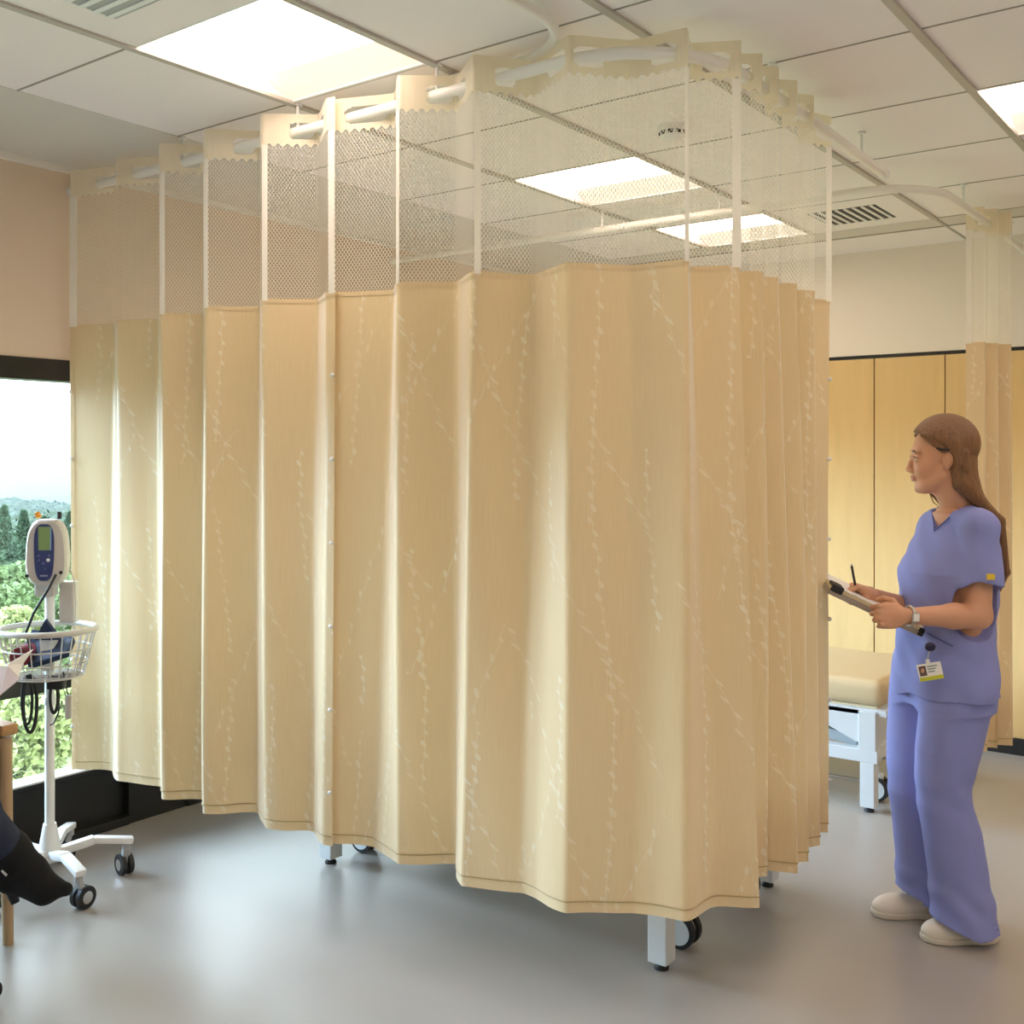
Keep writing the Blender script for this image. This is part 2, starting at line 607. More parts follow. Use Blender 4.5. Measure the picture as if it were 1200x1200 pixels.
struct(MB().box(((X0 + X1) / 2 - .1, (Y0 + Y1) / 2, -.05), (X1 - X0 + .6, Y1 - Y0 + .4, .1)), 'floor', M_FLOOR)
struct(MB().box(((X0 + X1) / 2, Y0 - .06, HC / 2), (X1 - X0 + .24, .12, HC)), 'wall_front', M_WALLC)
struct(MB().box((X1 + .06, (Y0 + Y1) / 2, HC / 2), (.12, Y1 - Y0, HC)), 'wall_right', M_WALLC)
struct(MB().box(((X0 + X1) / 2, Y1 + .07, (2.12 + HC) / 2), (X1 - X0 + .4, .14, HC - 2.12)).box(((X0 + X1) / 2, Y1 + .16, 1.06), (X1 - X0 + .4, .08, 2.12)), 'wall_back', M_WALLC)
# maple boards cladding the lower back wall, with narrow joints
seams = [X0, -3.30, -2.60, -1.97, -1.59, -.96, -.33, .30, .93, 1.6, 2.3, 3.0, X1]
mb = MB()
for a, b in zip(seams, seams[1:]):
    mb.box(((a + b) / 2, Y1 + .06, (.085 + 2.10) / 2), (b - a - .006, .10, 2.10 - .085), .002)
struct(mb, 'trim_1', M_WOOD)
struct(MB().box(((X0 + X1) / 2, Y1 + .075, 2.11), (X1 - X0, .13, .018)), 'trim_2', M_FRAME)
struct(MB().box(((X0 + X1) / 2, Y1 + .055, .0425), (X1 - X0, .12, .085)), 'baseboard_back', M_BLACK)
# window wall: painted above 1.93, windows below, dark pier at 2.69..2.98
struct(MB().box((X0 - .15, (Y0 + Y1) / 2, (1.93 + HC) / 2), (.30, Y1 - Y0 + .4, HC - 1.93)), 'wall_left', M_WALLP)
WINS = [(-3.1, -.12), (-.02, 2.69), (2.98, 5.75)]
struct(MB().box((X0 - .12, 2.835, .965), (.26, .29, 1.93)).box((X0 - .12, 5.93, .965), (.26, .36, 1.93)).box((X0 - .12, -.07, .965), (.26, .10, 1.93))
       .box((X0 - .12, -3.16, .965), (.26, .12, 1.93)), 'trim_3', M_FRAME)
for i, (a, b) in enumerate(WINS):
    c, L = (a + b) / 2, b - a
    m = MB()
    m.box((X0 - .045, c, 1.89), (.10, L, .085))               # head
    m.box((X0 - .06, c, .135), (.06, L, .25))                 # dark spandrel under the glass
    m.box((X0 - .01, c, .018), (.06, L, .036), .004)          # foot strip
    m.box((X0 - .055, c, .255), (.09, L, .03), .004)          # sill ledge
    m.box((X0 - .10, c, .635), (.08, L, .065), .004)            # transom
    for y in (a + .02, b - .02):
        m.box((X0 - .08, y, 1.06), (.09, .045, 1.62), .003)
    if i == 1:
        m.box((X0 - .08, 1.0, 1.06), (.09, .05, 1.62), .003)
    fo = m.build('window_%d' % (i + 1), M_FRAME)
    tag(fo, kind='structure')
    MB().box((X0 - .11, c, 1.05), (.008, L - .04, 1.60)).build('window_pane', M_GLASS, fo)
    MB().box((X0 - .03, c, .2735), (.10, L - .1, .007)).build('window_ledge', mat('pale_ledge', (.62, .60, .56, 1), .5), fo)
struct(MB().box((X0 + .012, (Y0 + Y1) / 2, HC - .012), (.024, Y1 - Y0, .024)), 'trim_4', mat('white_angle', (.78, .74, .68, 1), .6))

# ceiling of square tiles, open where the light fittings and grilles are set in
LIGHTS = {(1, 0), (1, 3), (1, 5), (4, 3), (4, 0), (1, -3), (4, -3), (7, 0), (7, 3), (9, -3), (7, -3 + 0), (9, 3), (4, 6 - 1)}
LIGHTS = (LIGHTS - {(4, 5)}) | {(6, 5)}  # last fitting is unseen, added to brighten the far right of the room
GRILLES = {(2, 5), (1, -1)}
HOLE = LIGHTS | GRILLES
mt, mm = MB(), MB()
i1 = int((X1 - GX) / T) + 1
j0 = int((Y0 - GY) / T) - 1
YB = GY + 6 * T
for i in range(0, i1):
    for j in range(j0, 6):
        xa, xb = GX + i * T, min(GX + (i + 1) * T, X1)
        ya, yb = max(GY + j * T, Y0), GY + (j + 1) * T
        if (i, j) in HOLE or xb <= xa or yb <= ya:
            continue
        mt.box(((xa + xb) / 2, (ya + yb) / 2, HC + .008), (xb - xa, yb - ya, .016))
struct(mt, 'ceiling', M_TILE)
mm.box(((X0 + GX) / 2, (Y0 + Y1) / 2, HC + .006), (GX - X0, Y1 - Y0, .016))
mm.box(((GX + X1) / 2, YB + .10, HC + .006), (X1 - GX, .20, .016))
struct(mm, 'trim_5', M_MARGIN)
struct(MB().box(((GX + X1) / 2, (YB + .2 + Y1) / 2, HC + .004), (X1 - GX, Y1 - YB - .2, .016)), 'trim_6', M_TILE)
struct(MB().box(((X0 + X1) / 2, (Y0 + Y1) / 2, HC + .22), (X1 - X0 + .6, Y1 - Y0 + .6, .04)), 'ceiling_slab', mat('slab', (.3, .3, .3, 1), .9))
mb = MB()
for i in range(1, i1):
    mb.box((GX + i * T, (Y0 + YB) / 2, HC - .003), (.026, YB - Y0, .012), .002)
mb.box((GX + 3 * T, (YB + Y1) / 2, HC - .003), (.012, Y1 - YB, .010))
struct(mb, 'trim_7', M_BAR)
mb = MB()
for j in range(j0 + 1, 7):
    if GY + j * T > Y0:
        mb.box(((GX + X1) / 2, GY + j * T, HC - .0005), (X1 - GX, .007, .003))
mb.box(((GX + X1) / 2, YB + .2, HC - .002), (X1 - GX, .012, .008))
struct(mb, 'trim_8', M_GROOVE)

M_LAMP = mat('lamp_diffuser', LAMPC, .5)
_p = M_LAMP.node_tree.nodes['Principled BSDF']
_p.inputs['Emission Color'].default_value = LAMPC
_p.inputs['Emission Strength'].default_value = LAMP
M_DIM = mat('glowing_reflector', (.8, .74, .62, 1), .5)
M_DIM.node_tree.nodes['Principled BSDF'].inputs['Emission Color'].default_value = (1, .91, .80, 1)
M_DIM.node_tree.nodes['Principled BSDF'].inputs['Emission Strength'].default_value = .38  # reflector is no lamp; its lit look is painted in by faint emission
lit_label = {(1, 0): 'square recessed ceiling light nearest the camera, over the near end of the curtained bay',
             (1, 3): 'square recessed ceiling light over the bay, nearer of the two seen through the net',
             (1, 5): 'square recessed ceiling light beyond the far curtain track, seen through the net',
             (4, 3): 'square recessed ceiling light cut by the right edge of the photo'}
def light_fitting(i, j):
    x, y = GX + (i + .5) * T, GY + (j + .5) * T
    r = empty('ceiling_light', (x, y, HC))
    tag(r, lit_label.get((i, j), 'unseen square recessed ceiling light outside the view'), 'light', 'recessed ceiling lights')
    h = T / 2
    m = MB()
    for s in (-1, 1):
        m.box((s * (h - .006), 0, .03), (.012, T, .064))
        m.box((0, s * (h - .006), .03), (T - .024, .012, .064))
    m.build('frame', M_WHITE, r)
    MB().box((0, -.055, .052), (T - .026, T - .136, .008)).build('diffuser', M_LAMP, r)
    MB().bar((0, h - .128, .050), (0, h - .012, .006), T - .026, .004).build('slanted_reflector', M_DIM, r)  # reflector strip along one side, glow put into its material
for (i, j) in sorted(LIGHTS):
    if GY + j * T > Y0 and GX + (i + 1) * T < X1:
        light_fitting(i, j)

# ceiling grilles
def grille(i, j, lab, n, turn, back):
    r = empty('air_grille', (GX + (i + .5) * T, GY + (j + .5) * T, HC), turn)
    tag(r, lab, 'air vent', None)
    m = MB()
    for s in (-1, 1):
        m.box((s * (T / 2 - .07), 0, .004), (.14, T, .012))
        m.box((0, s * (T / 2 - .07), .004), (T - .28, .14, .012))
    m.build('frame', M_TILE, r)
    MB().box((0, 0, .000), (T - .27, T - .27, .003)).build('backing', back, r)
    w_ = T - .28
    for k in range(n):
        MB().box((0, -w_ / 2 + (k + .5) * w_ / n, -.004), (w_, w_ / n * .34, .003), 0, Matrix.Rotation(radians(-8), 3, 'X')).build('slat', M_WHITE, r)
grille(2, 5, 'square slatted ceiling grille with dark gaps beyond the curtain corner', 8, pi / 2, M_BLACK)
grille(1, -1, 'white slatted ceiling air grille at the top edge beside the nearest light', 8, 0, M_GREYPL)

# smoke detector seen through the net
sd = empty('smoke_detector', (-1.80, 3.39, HC))
tag(sd, 'small round white smoke detector with dark slots on the ceiling above the bay', 'smoke detector')
MB().lathe([(.055, 0), (.055, -.012), (.046, -.020), (.046, -.034), (.030, -.046), (.001, -.048)], n=28).build('housing', M_WHITE, sd, 40)
mb = MB()
for k in range(10):
    a = 2 * pi * k / 10
    mb.box((.0455 * cos(a), .0455 * sin(a), -.027), (.006, .017, .012), 0, Matrix.Rotation(a, 3, 'Z'))
mb.build('slots', M_RUB, sd)

# ------------------------------------------------------------------ curtain tracks
def arc(cx, cy, r, a0, a1, z, n=12):
    return [(cx + r * cos(radians(a0 + (a1 - a0) * k / n)), cy + r * sin(radians(a0 + (a1 - a0) * k / n)), z) for k in range(n + 1)]
TZ = 2.612
R1 = .36
TX, TY = -1.275, 2.432
track1 = [(X0 + .004, TY, TZ), (-3, TY, TZ), (-2, TY, TZ)] + arc(TX - R1, TY + R1, R1, -90, 0, TZ) + [(TX, 3.4, TZ), (TX - .02, 4.12, TZ)]
def track(pts, lab, hang, r=.017, flange=True):
    root = empty('curtain_track', (pts[0][0], pts[0][1], TZ))
    loc = Vector((pts[0][0], pts[0][1], TZ))
    tag(root, lab, 'curtain track', 'white ceiling tracks for the curtains')
    P = [Vector(p) - loc for p in pts]
    MB().tube(P, r, 14).build('rail', M_TUBE, root, 40)
    for q in (P[0], P[-1]):
        MB().sphere(q, r * 1.25, 8).build('end_cap', M_WHITE, root, 60)
    for hx in hang:
        q = Vector(hx) - loc
        MB().tube([(q.x, q.y, q.z), (q.x, q.y, HC - TZ)], .005, 8).lathe([(.016, HC - TZ - .008), (.012, HC - TZ)], (q.x, q.y, 0), 12).build('hanger', M_WHITE, root, 40)
    return root
track(track1, 'white curtain track threading the header of the drawn bay curtains', [(-3.28, TY, TZ), (-2.67, TY, TZ), (-2.07, TY, TZ), (TX, 3.02, TZ), (TX - .015, 3.85, TZ)])
T2Y, T2X, R2 = 4.33, -1.19, .30
track([(X0 + .004, T2Y, TZ), (-3, T2Y, TZ), (-2, T2Y, TZ)] + arc(T2X - R2, T2Y + R2, R2, -90, 0, TZ) + [(T2X, 5.2, TZ), (T2X, Y1 - .004, TZ)],
      'white curtain track curving beyond the bay towards the far wall', [(-2.67, T2Y, TZ), (-2.07, T2Y, TZ), (T2X, 4.84, TZ), (T2X, 5.75, TZ)])
TZ3 = 2.678
track([(-2.27, 2.50, TZ3), (-2.0, 2.505, TZ3)] + arc(-1.585 - .25, 2.51 - .25, .25, 90, 0, TZ3) + [(-1.585, 1.9, TZ3), (-1.585, .6, TZ3), (-1.585, -1.2, TZ3)],
      'white curtain track hooking away over the top of the curtain towards the camera', [(-1.585, 1.81, TZ3), (-1.585, .6, TZ3)], .015)

# ------------------------------------------------------------------ curtains
def chaikin(P, n=2, q=.07):
    P = np.array(P, float)
    for _ in range(n):
        A, B = P[:-1], P[1:]
        a = A * (1 - q) + B * q
        b = A * q + B * (1 - q)
        P = np.concatenate([P[:1], np.stack([a, b], 1).reshape(-1, P.shape[1])[1:-1], P[-1:]])
        q = .25
    return P

def resample(P, step):
    d = np.sqrt((np.diff(P[:, :2], axis=0) ** 2).sum(1))
    s = np.concatenate([[0], np.cumsum(d)])
    n = max(2, int(s[-1] / step))
    t = np.linspace(0, s[-1], n + 1)
    return np.stack([np.interp(t, s, P[:, i]) for i in range(P.shape[1])], 1), t

ZT, ZH, ZF = 2.668, 2.565, 2.055

def curtain(verts, zb, lab, group, u0=0, tubes=(), seed=0, snaps=(), tapes=(), zbot_fn=None, sh=.35):
    """verts: rows (xt, yt, xb, yb): fold lines at the top and at the hem"""
    rnd = np.random.RandomState(seed)
    root = empty('privacy_curtain', (verts[0][0], verts[0][1], zb))
    o = np.array([verts[0][0], verts[0][1], zb])
    tag(root, lab, 'curtain', group)
    Q, t = resample(chaikin(verts), .006)
    top, bot = Q[:, :2], Q[:, 2:4]
    nrm = np.gradient(top, axis=0)
    nrm = np.stack([-nrm[:, 1], nrm[:, 0]], 1)
    nrm /= np.linalg.norm(nrm, axis=1)[:, None] + 1e-9
    ph = rnd.rand(8) * 6
    def pos(z, sel=slice(None), off=0.0):
        """plan position at height z"""
        k = np.clip((ZF - z) / (ZF - zb), 0, 1)
        p = top[sel] * (1 - k) + bot[sel] * k
        tt = t[sel]
        wv = .0045 * k * np.sin(tt * 31 + ph[0] + 2.2 * z) + .003 * np.sin(tt * 17 + ph[1] + 3.1 * z) * (.3 + k)
        return p + nrm[sel] * (wv + off)[:, None] if not np.isscalar(off) else p + nrm[sel] * (wv + off)[:, None]
    def sheet(name, zs, m, sel=slice(None), off=0.0, cut=None, lowfn=None, part=root):
        n = len(t[sel])
        V, U = [], []
        for zi, z in enumerate(zs):
            p = pos(z, sel, off)
            zz = np.full(n, z)
            if lowfn is not None and zi == len(zs) - 1:
                zz = zz + lowfn(t[sel])
            V.append(np.column_stack([p, zz]))
            U.append(np.column_stack([t[sel] + u0, zz]))
        V = np.concatenate(V)
        U = np.concatenate(U)
        F = []
        for i in range(len(zs) - 1):
            a = np.arange(n - 1) + i * n
            F.append(np.stack([a, a + n, a + n + 1, a + 1], 1))
        F = np.concatenate(F)
        if cut is not None:
            c = V[F].mean(1)
            F = F[~cut(c)]
        return np_mesh(name, V - o, F, m, part, True, U)
    def slots(c):
        bad = np.zeros(len(c), bool)
        for P in tubes:
            P = np.array(P)[:, :2]
            dm = np.full(len(c), 9.0)
            for a, b in zip(P[:-1], P[1:]):
                ba = b - a
                tt = np.clip(((c[:, :2] - a) @ ba) / max(ba @ ba, 1e-9), 0, 1)
                dm = np.minimum(dm, np.linalg.norm(c[:, :2] - a - tt[:, None] * ba, axis=1))
            bad |= ((dm / .025) ** 4 + ((c[:, 2] - TZ) / .027) ** 4) < 1
        return bad
    sheet('header_band', np.linspace(ZT, ZH, 26), M_HEAD, cut=slots,
          lowfn=lambda x: .007 * np.abs(((x / .03) % 1) * 2 - 1) * 2 - .007)
    sheet('net_panel', np.linspace(ZH - .002, ZF, 5), M_NET, slice(None, None, 2))
    fab = sheet('fabric_panel', np.linspace(ZF, zb + .03, 34), M_FAB, slice(None, None, 2))
    sheet('hem', np.linspace(zb + .03, zb, 3), M_FAB, slice(None, None, 2), .0018, part=fab)
    sheet('hem_stitch', np.linspace(zb + .033, zb + .029, 2), M_STITCH, slice(None, None, 2), -.0024, part=fab)
    sheet('top_seam', np.linspace(ZF + .006, ZF - .008, 2), M_FAB, slice(None, None, 2), -.0022, part=fab)
    for tp in tapes:
        if tp[0] == 'fold':                      # narrow pale crease tape down one fold of the net
            i_ = np.argmin(np.linalg.norm(top - np.array(verts[tp[1]][:2]), axis=1))
            tp = (max(.001, t[i_] - tp[2] * .7), t[i_] + tp[2] * .3, ZH, ZF)
        ta, tb, za, zc = tp
        L = t[-1]
        ta = ta if ta >= 0 else L + ta
        tb = tb if tb > 0 else L + tb
        i0, i1_ = np.searchsorted(t, ta), np.searchsorted(t, tb)
        i1_ = max(i1_, i0 + 3)
        sl = slice(i0, i1_ + 1)
        sheet('edge_tape', np.linspace(za, zc, 20), M_TAPE if za > ZF + .01 else M_FAB, sl, -.0030)
    for ts in snaps:
        ts = ts if ts >= 0 else t[-1] + ts
        i = min(len(t) - 1, np.searchsorted(t, ts))
        sl = slice(i, i + 1)
        z = 1.80
        while z > zb + .1:
            p = pos(z, sel=slice(i, i + 1))[0]
            s = MB()
            s.sphere((p[0] - o[0] - nrm[i, 0] * .005, p[1] - o[1] - nrm[i, 1] * .005, z - o[2]), .0072, 6)
            s.build('snap', M_WHITE, root, 60)
            z -= .262
    return root

ZB = .32
P1 = [(-3.905, 2.37, -3.895, 2.375), (-3.70, 2.435, -3.75, 2.455), (-3.61, 2.380, -3.62, 2.385), (-3.445, 2.455, -3.425, 2.445), (-3.305, 2.350, -3.29, 2.355),
      (-3.20, 2.470, -3.175, 2.445), (-3.035, 2.335, -3.05, 2.340), (-2.90, 2.475, -2.91, 2.465), (-2.755, 2.345, -2.765, 2.370), (-2.61, 2.470, -2.62, 2.445), (-2.475, 2.372, -2.50, 2.380), (-2.440, 2.378, -2.465, 2.388)]
P2 = [(-2.480, 2.386, -2.505, 2.396), (-2.27, 2.470, -2.36, 2.475), (-2.158, 2.350, -2.20, 2.392), (-2.02, 2.470, -2.06, 2.515), (-1.875, 2.352, -1.945, 2.375), (-1.77, 2.505, -1.775, 2.460),
      (-1.585, 2.395, -1.60, 2.405), (-1.475, 2.540, -1.465, 2.530), (-1.305, 2.545, -1.315, 2.560), (-1.355, 2.650, -1.30, 2.690), (-1.235, 2.715, -1.20, 2.768)]
P3 = [(-1.262, 2.745, -1.245, 2.80), (-1.30, 2.79, -1.33, 2.90), (-1.222, 2.838, -1.262, 2.985), (-1.295, 2.90, -1.315, 3.02), (-1.228, 2.965, -1.20, 3.055), (-1.31, 3.03, -1.29, 3.10),
      (-1.226, 3.105, -1.205, 3.165), (-1.32, 3.18, -1.30, 3.24), (-1.235, 3.265, -1.235, 3.32), (-1.34, 3.36, -1.33, 3.38), (-1.272, 3.495, -1.268, 3.455)]
tubes1 = [track1]
curtain(P1, ZB, 'beige embroidered curtain panel with net top hanging nearest the window', 'joined privacy curtains around the bay', 0, tubes1, 1,
        snaps=(.006, -.01), tapes=((0, .035, ZH, ZF), (0, .012, ZF, ZB), (-.03, -.001, ZH, ZF), ('fold', 4, .004), ('fold', 6, .014), ('fold', 8, .004)))
curtain(P2, ZB, 'widest beige embroidered curtain panel with net top turning the near corner', 'joined privacy curtains around the bay', 2.2, tubes1, 2,
        snaps=(), tapes=((-.026, -.001, ZH, ZF), ('fold', 2, .018), ('fold', 4, .004), ('fold', 8, .014)))
curtain(P3, ZB, 'tightly folded beige curtain panel with net top nearest the nurse', 'joined privacy curtains around the bay', 5.3, tubes1, 3,
        snaps=(.012, -.012), tapes=((0, .02, ZH, ZF), (-.03, -.001, ZH, ZF)))
P4_ = [(-1.255, 5.10, -1.25, 5.12), (-1.15, 5.16, -1.16, 5.17), (-1.25, 5.22, -1.27, 5.22), (-1.13, 5.28, -1.12, 5.30), (-1.24, 5.36, -1.24, 5.36), (-1.10, 5.41, -1.085, 5.42),
      (-1.25, 5.50, -1.24, 5.50), (-1.08, 5.56, -1.10, 5.56), (-1.26, 5.66, -1.26, 5.66), (-1.12, 5.76, -1.12, 5.76)]
P4 = [(-1.25, 5.13, -1.25, 5.14), (-1.17, 5.16, -1.16, 5.17), (-1.24, 5.20, -1.25, 5.22), (-1.13, 5.24, -1.13, 5.26), (-1.22, 5.29, -1.22, 5.30), (-1.09, 5.33, -1.085, 5.35), (-1.22, 5.38, -1.22, 5.39), (-1.13, 5.43, -1.13, 5.45)]
curtain(P4, .225, 'beige embroidered curtain gathered behind the nurse by the far wall', None, 9.1, [[(T2X, 4.8), (T2X, 6.0)]], 4, snaps=(.5,), tapes=((0, .02, ZH, ZF), (-.14, -.10, ZH, ZF)))

# ------------------------------------------------------------------ treatment couches
def caster_twin(parent, x, y, r=.055, ang=0):
    R = Matrix.Rotation(ang, 3, 'Z')
    f = MB()
    f.box((x, y, r + .045), (.05, .045, .05), .006).tube([(x, y, r + .06), (x, y, .20)], .010, 10)
    fo = f.build('caster', M_COUCH, parent, 40)
    for s in (-1, 1):
        c = Vector((x, y + s * .022, r + .001))
        MB().lathe([(r - .012, -.011), (r, -.009), (r, .009), (r - .012, .011)], c, 24, 'y').build('tyre', M_RUB, fo, 40)
        MB().lathe([(.01, -.0135), (r - .013, -.0125), (r - .013, .0125), (.01, .0135)], c, 24, 'y').build('wheel_hub', M_COUCH, fo, 40)
    return fo

def couch(loc, lab):
    # x runs from the end nearest the aisle (0) back to -1.95, y over the width 0..0.79
    r = empty('treatment_couch', loc)
    tag(r, lab, 'treatment couch')
    L, W = 1.45, .79
    for x in (-.03, -L):
        for y in (0, W):
            lg = MB().box((x, y, .120), (.062, .062, .195), .003).build('leg', M_COUCH, r)
            MB().tube([(x, y, .004), (x, y, .03)], .008, 8).lathe([(.022, 0), (.022, .006), (.010, .018), (.009, .022)], (x, y, .0), 16).build('foot_pad', M_RUB, lg, 40)
    m = MB()
    for y in (0, W):
        m.box((-L / 2 - .015, y, .245), (L + .06, .062, .055), .003)
    for x in (-.03, -L):
        m.box((x, W / 2, .243), (.062, W - .062, .052), .003)
    m.build('base_frame', M_COUCH, r)
    for x in (-.03, -L):
        e = MB()
        for y in (.0, W - .06):
            e.box((x, y + .0, .355), (.075, .062, .17), .003)
        e.box((x, W / 2 - .03, .43), (.03, W - .12, .03), .002)
        e.box((x, W / 2 - .03, .33), (.012, W - .14, .13), .002)
        s = 1 if x < -.5 else -1
        for y in (0, W - .06):
            e.prism([(x, .44), (x + s * .34, .44), (x + s * .34, .425), (x + s * .05, .30), (x, .30)], -.02, .02, Matrix(((1, 0, 0), (0, 0, -1), (0, 1, 0))), (0, y, 0))
        e.build('end_frame', M_COUCH, r)
    MB().box((-L / 2, 0, .435), (L + .1, .04, .028), .002).box((-L / 2, W - .06, .435), (L + .1, .04, .028), .002).build('side_rail', M_COUCH, r)
    sc = MB()
    for y in (.12, W - .18):
        sc.bar((-.12, y, .27), (-L + .1, y, .42), .03, .045, .003)
        sc.bar((-L + .1, y, .27), (-.12, y, .42), .03, .045, .003)
    sc.build('lifting_arm', mat('blue_grey_paint', (.42, .47, .50, 1), .4), r)
    MB().tube([(-.3, W / 2 - .03, .27), (-1.0, W / 2 - .03, .38)], .03, 14).build('actuator', M_RUB, r, 40)
    for x in (-.05, -L + .02):
        for y in (.17, W - .17):
            caster_twin(r, x, y)
    MB().tube([(-.08, .17, .075), (-L + .05, .17, .075)], .008, 8).tube([(-.08, W - .17, .075), (-L + .05, W - .17, .075)], .008, 8).build('brake_bar', M_STEEL, r, 40)
    # mattress in two sections
    MB().box((-.60, W / 2 - .035, .515), (1.27, .75, .118), .05, seg=5).build('mattress', M_VINYL, r, 80)
    MB().box((-1.60, W / 2 - .035, .515), (.71, .75, .118), .05, seg=5).build('head_section', M_VINYL, r, 80)
    MB().box((-.975, W / 2 - .035, .452), (1.95, .70, .012)).build('mattress_board', M_KRAFT, r)
    return r
couch((-1.545, 2.895, 0), 'white framed treatment couch inside the curtained bay, only its feet showing under the hem')
couch((-1.520, 4.725, 0), 'white framed treatment couch with beige padded top in the open bay behind the nurse')

# ------------------------------------------------------------------ nurse
ND, NR = 3.53, 1.451                       # distance ahead of the camera, distance to its right
NX, NY = -sin(YAW) * ND + cos(YAW) * NR, cos(YAW) * ND + sin(YAW) * NR
def L(px, py, y=0.0):
    """local point of the nurse at depth y (metres beyond her centre)"""
    d = ND + y
    return ((px - 590) / FPX * d - NR, y, EYE - (py - 537) / FPX * d)
nurse = empty('person', (NX, NY, 0), YAW)
tag(nurse, 'young woman in periwinkle blue scrubs with long brown hair standing with a clipboard', 'person')
FA = radians(201)                          # facing: screen left, turned towards the camera
fv = np.array([cos(FA), sin(FA), 0])
lv = np.array([-fv[1], fv[0], 0])          # her left
# head frame
HA = radians(168)
hf = np.array([cos(HA) * .998, sin(HA) * .998, -.06]); hf /= np.linalg.norm(hf)
hl = np.array([-sin(HA), cos(HA), 0])
hu = np.cross(hf, hl)
HO = np.array(L(1102, 535.5, 0.0))
HM = np.array([hf, hl, hu])
def H(x, y, z):
    return HO + x * hf + y * hl + z * hu
def head_sdf(h=.0022):
    f = SDF(HO + (-.14, -.12, -.20), HO + (.14, .12, .15), h)
    f.ell(H(-.012, 0, .030), (.094, .073, .084), HM, .01)
    f.ell(H(.026, 0, -.030), (.060, .056, .078), HM, .03)
    f.ell(H(.030, 0, -.070), (.044, .040, .036), HM, .03)
    f.cone(H(.074, 0, -.101), H(.070, 0, -.099), .012, .013, .022)
    for s in (-1, 1):
        f.cone(H(-.005, s * .055, -.055), H(.055, s * .022, -.098), .014, .012, .03)     # jaw line
        f.ell(H(.060, s * .034, -.034), (.024, .022, .024), HM, .02)                      # cheeks
        f.ell(H(.074, s * .026, .022), (.012, .024, .008), HM, .014)                      # brow
        f.ell(H(.094, s * .031, .000), (.013, .015, .010), HM, .010, 's')                 # sockets
        f.ell(H(.0745, s * .031, .004), (.0132, .015, .0085), HM, .004)                   # lids
        f.ell(H(.0735, s * .031, -.0085), (.0125, .014, .0065), HM, .004)
        f.cone(H(.094, s * .009, -.040), H(.090, s * .012, -.040), .0062, .0055, .006)    # nostrils
        # ears
        E = np.array([hf * .93 + hu * .3, hl, hu * .93 - hf * .3])
        f.ell(H(-.010, s * .073, -.010), (.017, .008, .030), E, .004)
        f.ell(H(-.007, s * .080, -.006), (.009, .005, .018), E, .003, 's')
        f.cone(H(-.004, s * .072, -.034), H(.0, s * .070, -.036), .007, .006, .005)
    f.chain([H(.084, 0, .008), H(.093, 0, -.016), H(.101, 0, -.034)], [.006, .0062, .0080], .010)
    f.cone(H(.101, 0, -.035), H(.090, 0, -.043), .0072, .006, .006)
    f.ell(H(.0865, 0, -.060), (.010, .021, .0055), HM, .004)
    f.ell(H(.0855, 0, -.0695), (.0095, .018, .0062), HM, .004)
    nb = np.array([.035, .01, 1.375])
    f.chain([H(-.030, 0, -.045), H(-.030, 0, -.10), nb], [.052, .047, .052], .03)
    return f.mesh()
headV, headF = head_sdf()

# body under the clothes, arms
SHL = np.array(L(1148, 619, -.125)); SHR = np.array(L(1093, 619, .11))
ELL = np.array(L(1147, 722, -.165)); WRL = np.array(L(1062, 722, -.215))
ELR = np.array(L(1092, 722, .13));   WRR = np.array(L(1026, 699, -.02))
f = SDF((-.36, -.34, .02), (.26, .30, 1.48), .0045)
f.cone((.035, .01, 1.40), (.03, .01, 1.33), .048, .058, .02)
f.stack([(1.36, .025, 0, .09, .055), (1.32, .032, 0, .105, .058), (1.24, .016, -.005, .135, .088), (1.16, .005, -.008, .145, .105), (1.02, .0, 0, .125, .095), (.92, 0, 0, .135, .10), (.82, 0, 0, .13, .09)], .03, ang=FA + pi / 2)
for a, b, c in ((SHL, ELL, WRL), (SHR, ELR, WRR)):
    f.cone(a, b, .044, .037, .03)
    m_ = b * .65 + c * .35
    f.chain([b, m_, c], [.0375, .037, .0245], .02)
LEG = {-1: [(.015, -.085, .86), (-.040, -.085, .47), (.020, -.075, .09)], 1: [(-.045, .085, .86), (-.085, .085, .47), (-.040, .095, .09)]}
for s in LEG:
    f.chain(LEG[s], [.070, .050, .034], .03)
bodyV, bodyF = f.mesh()

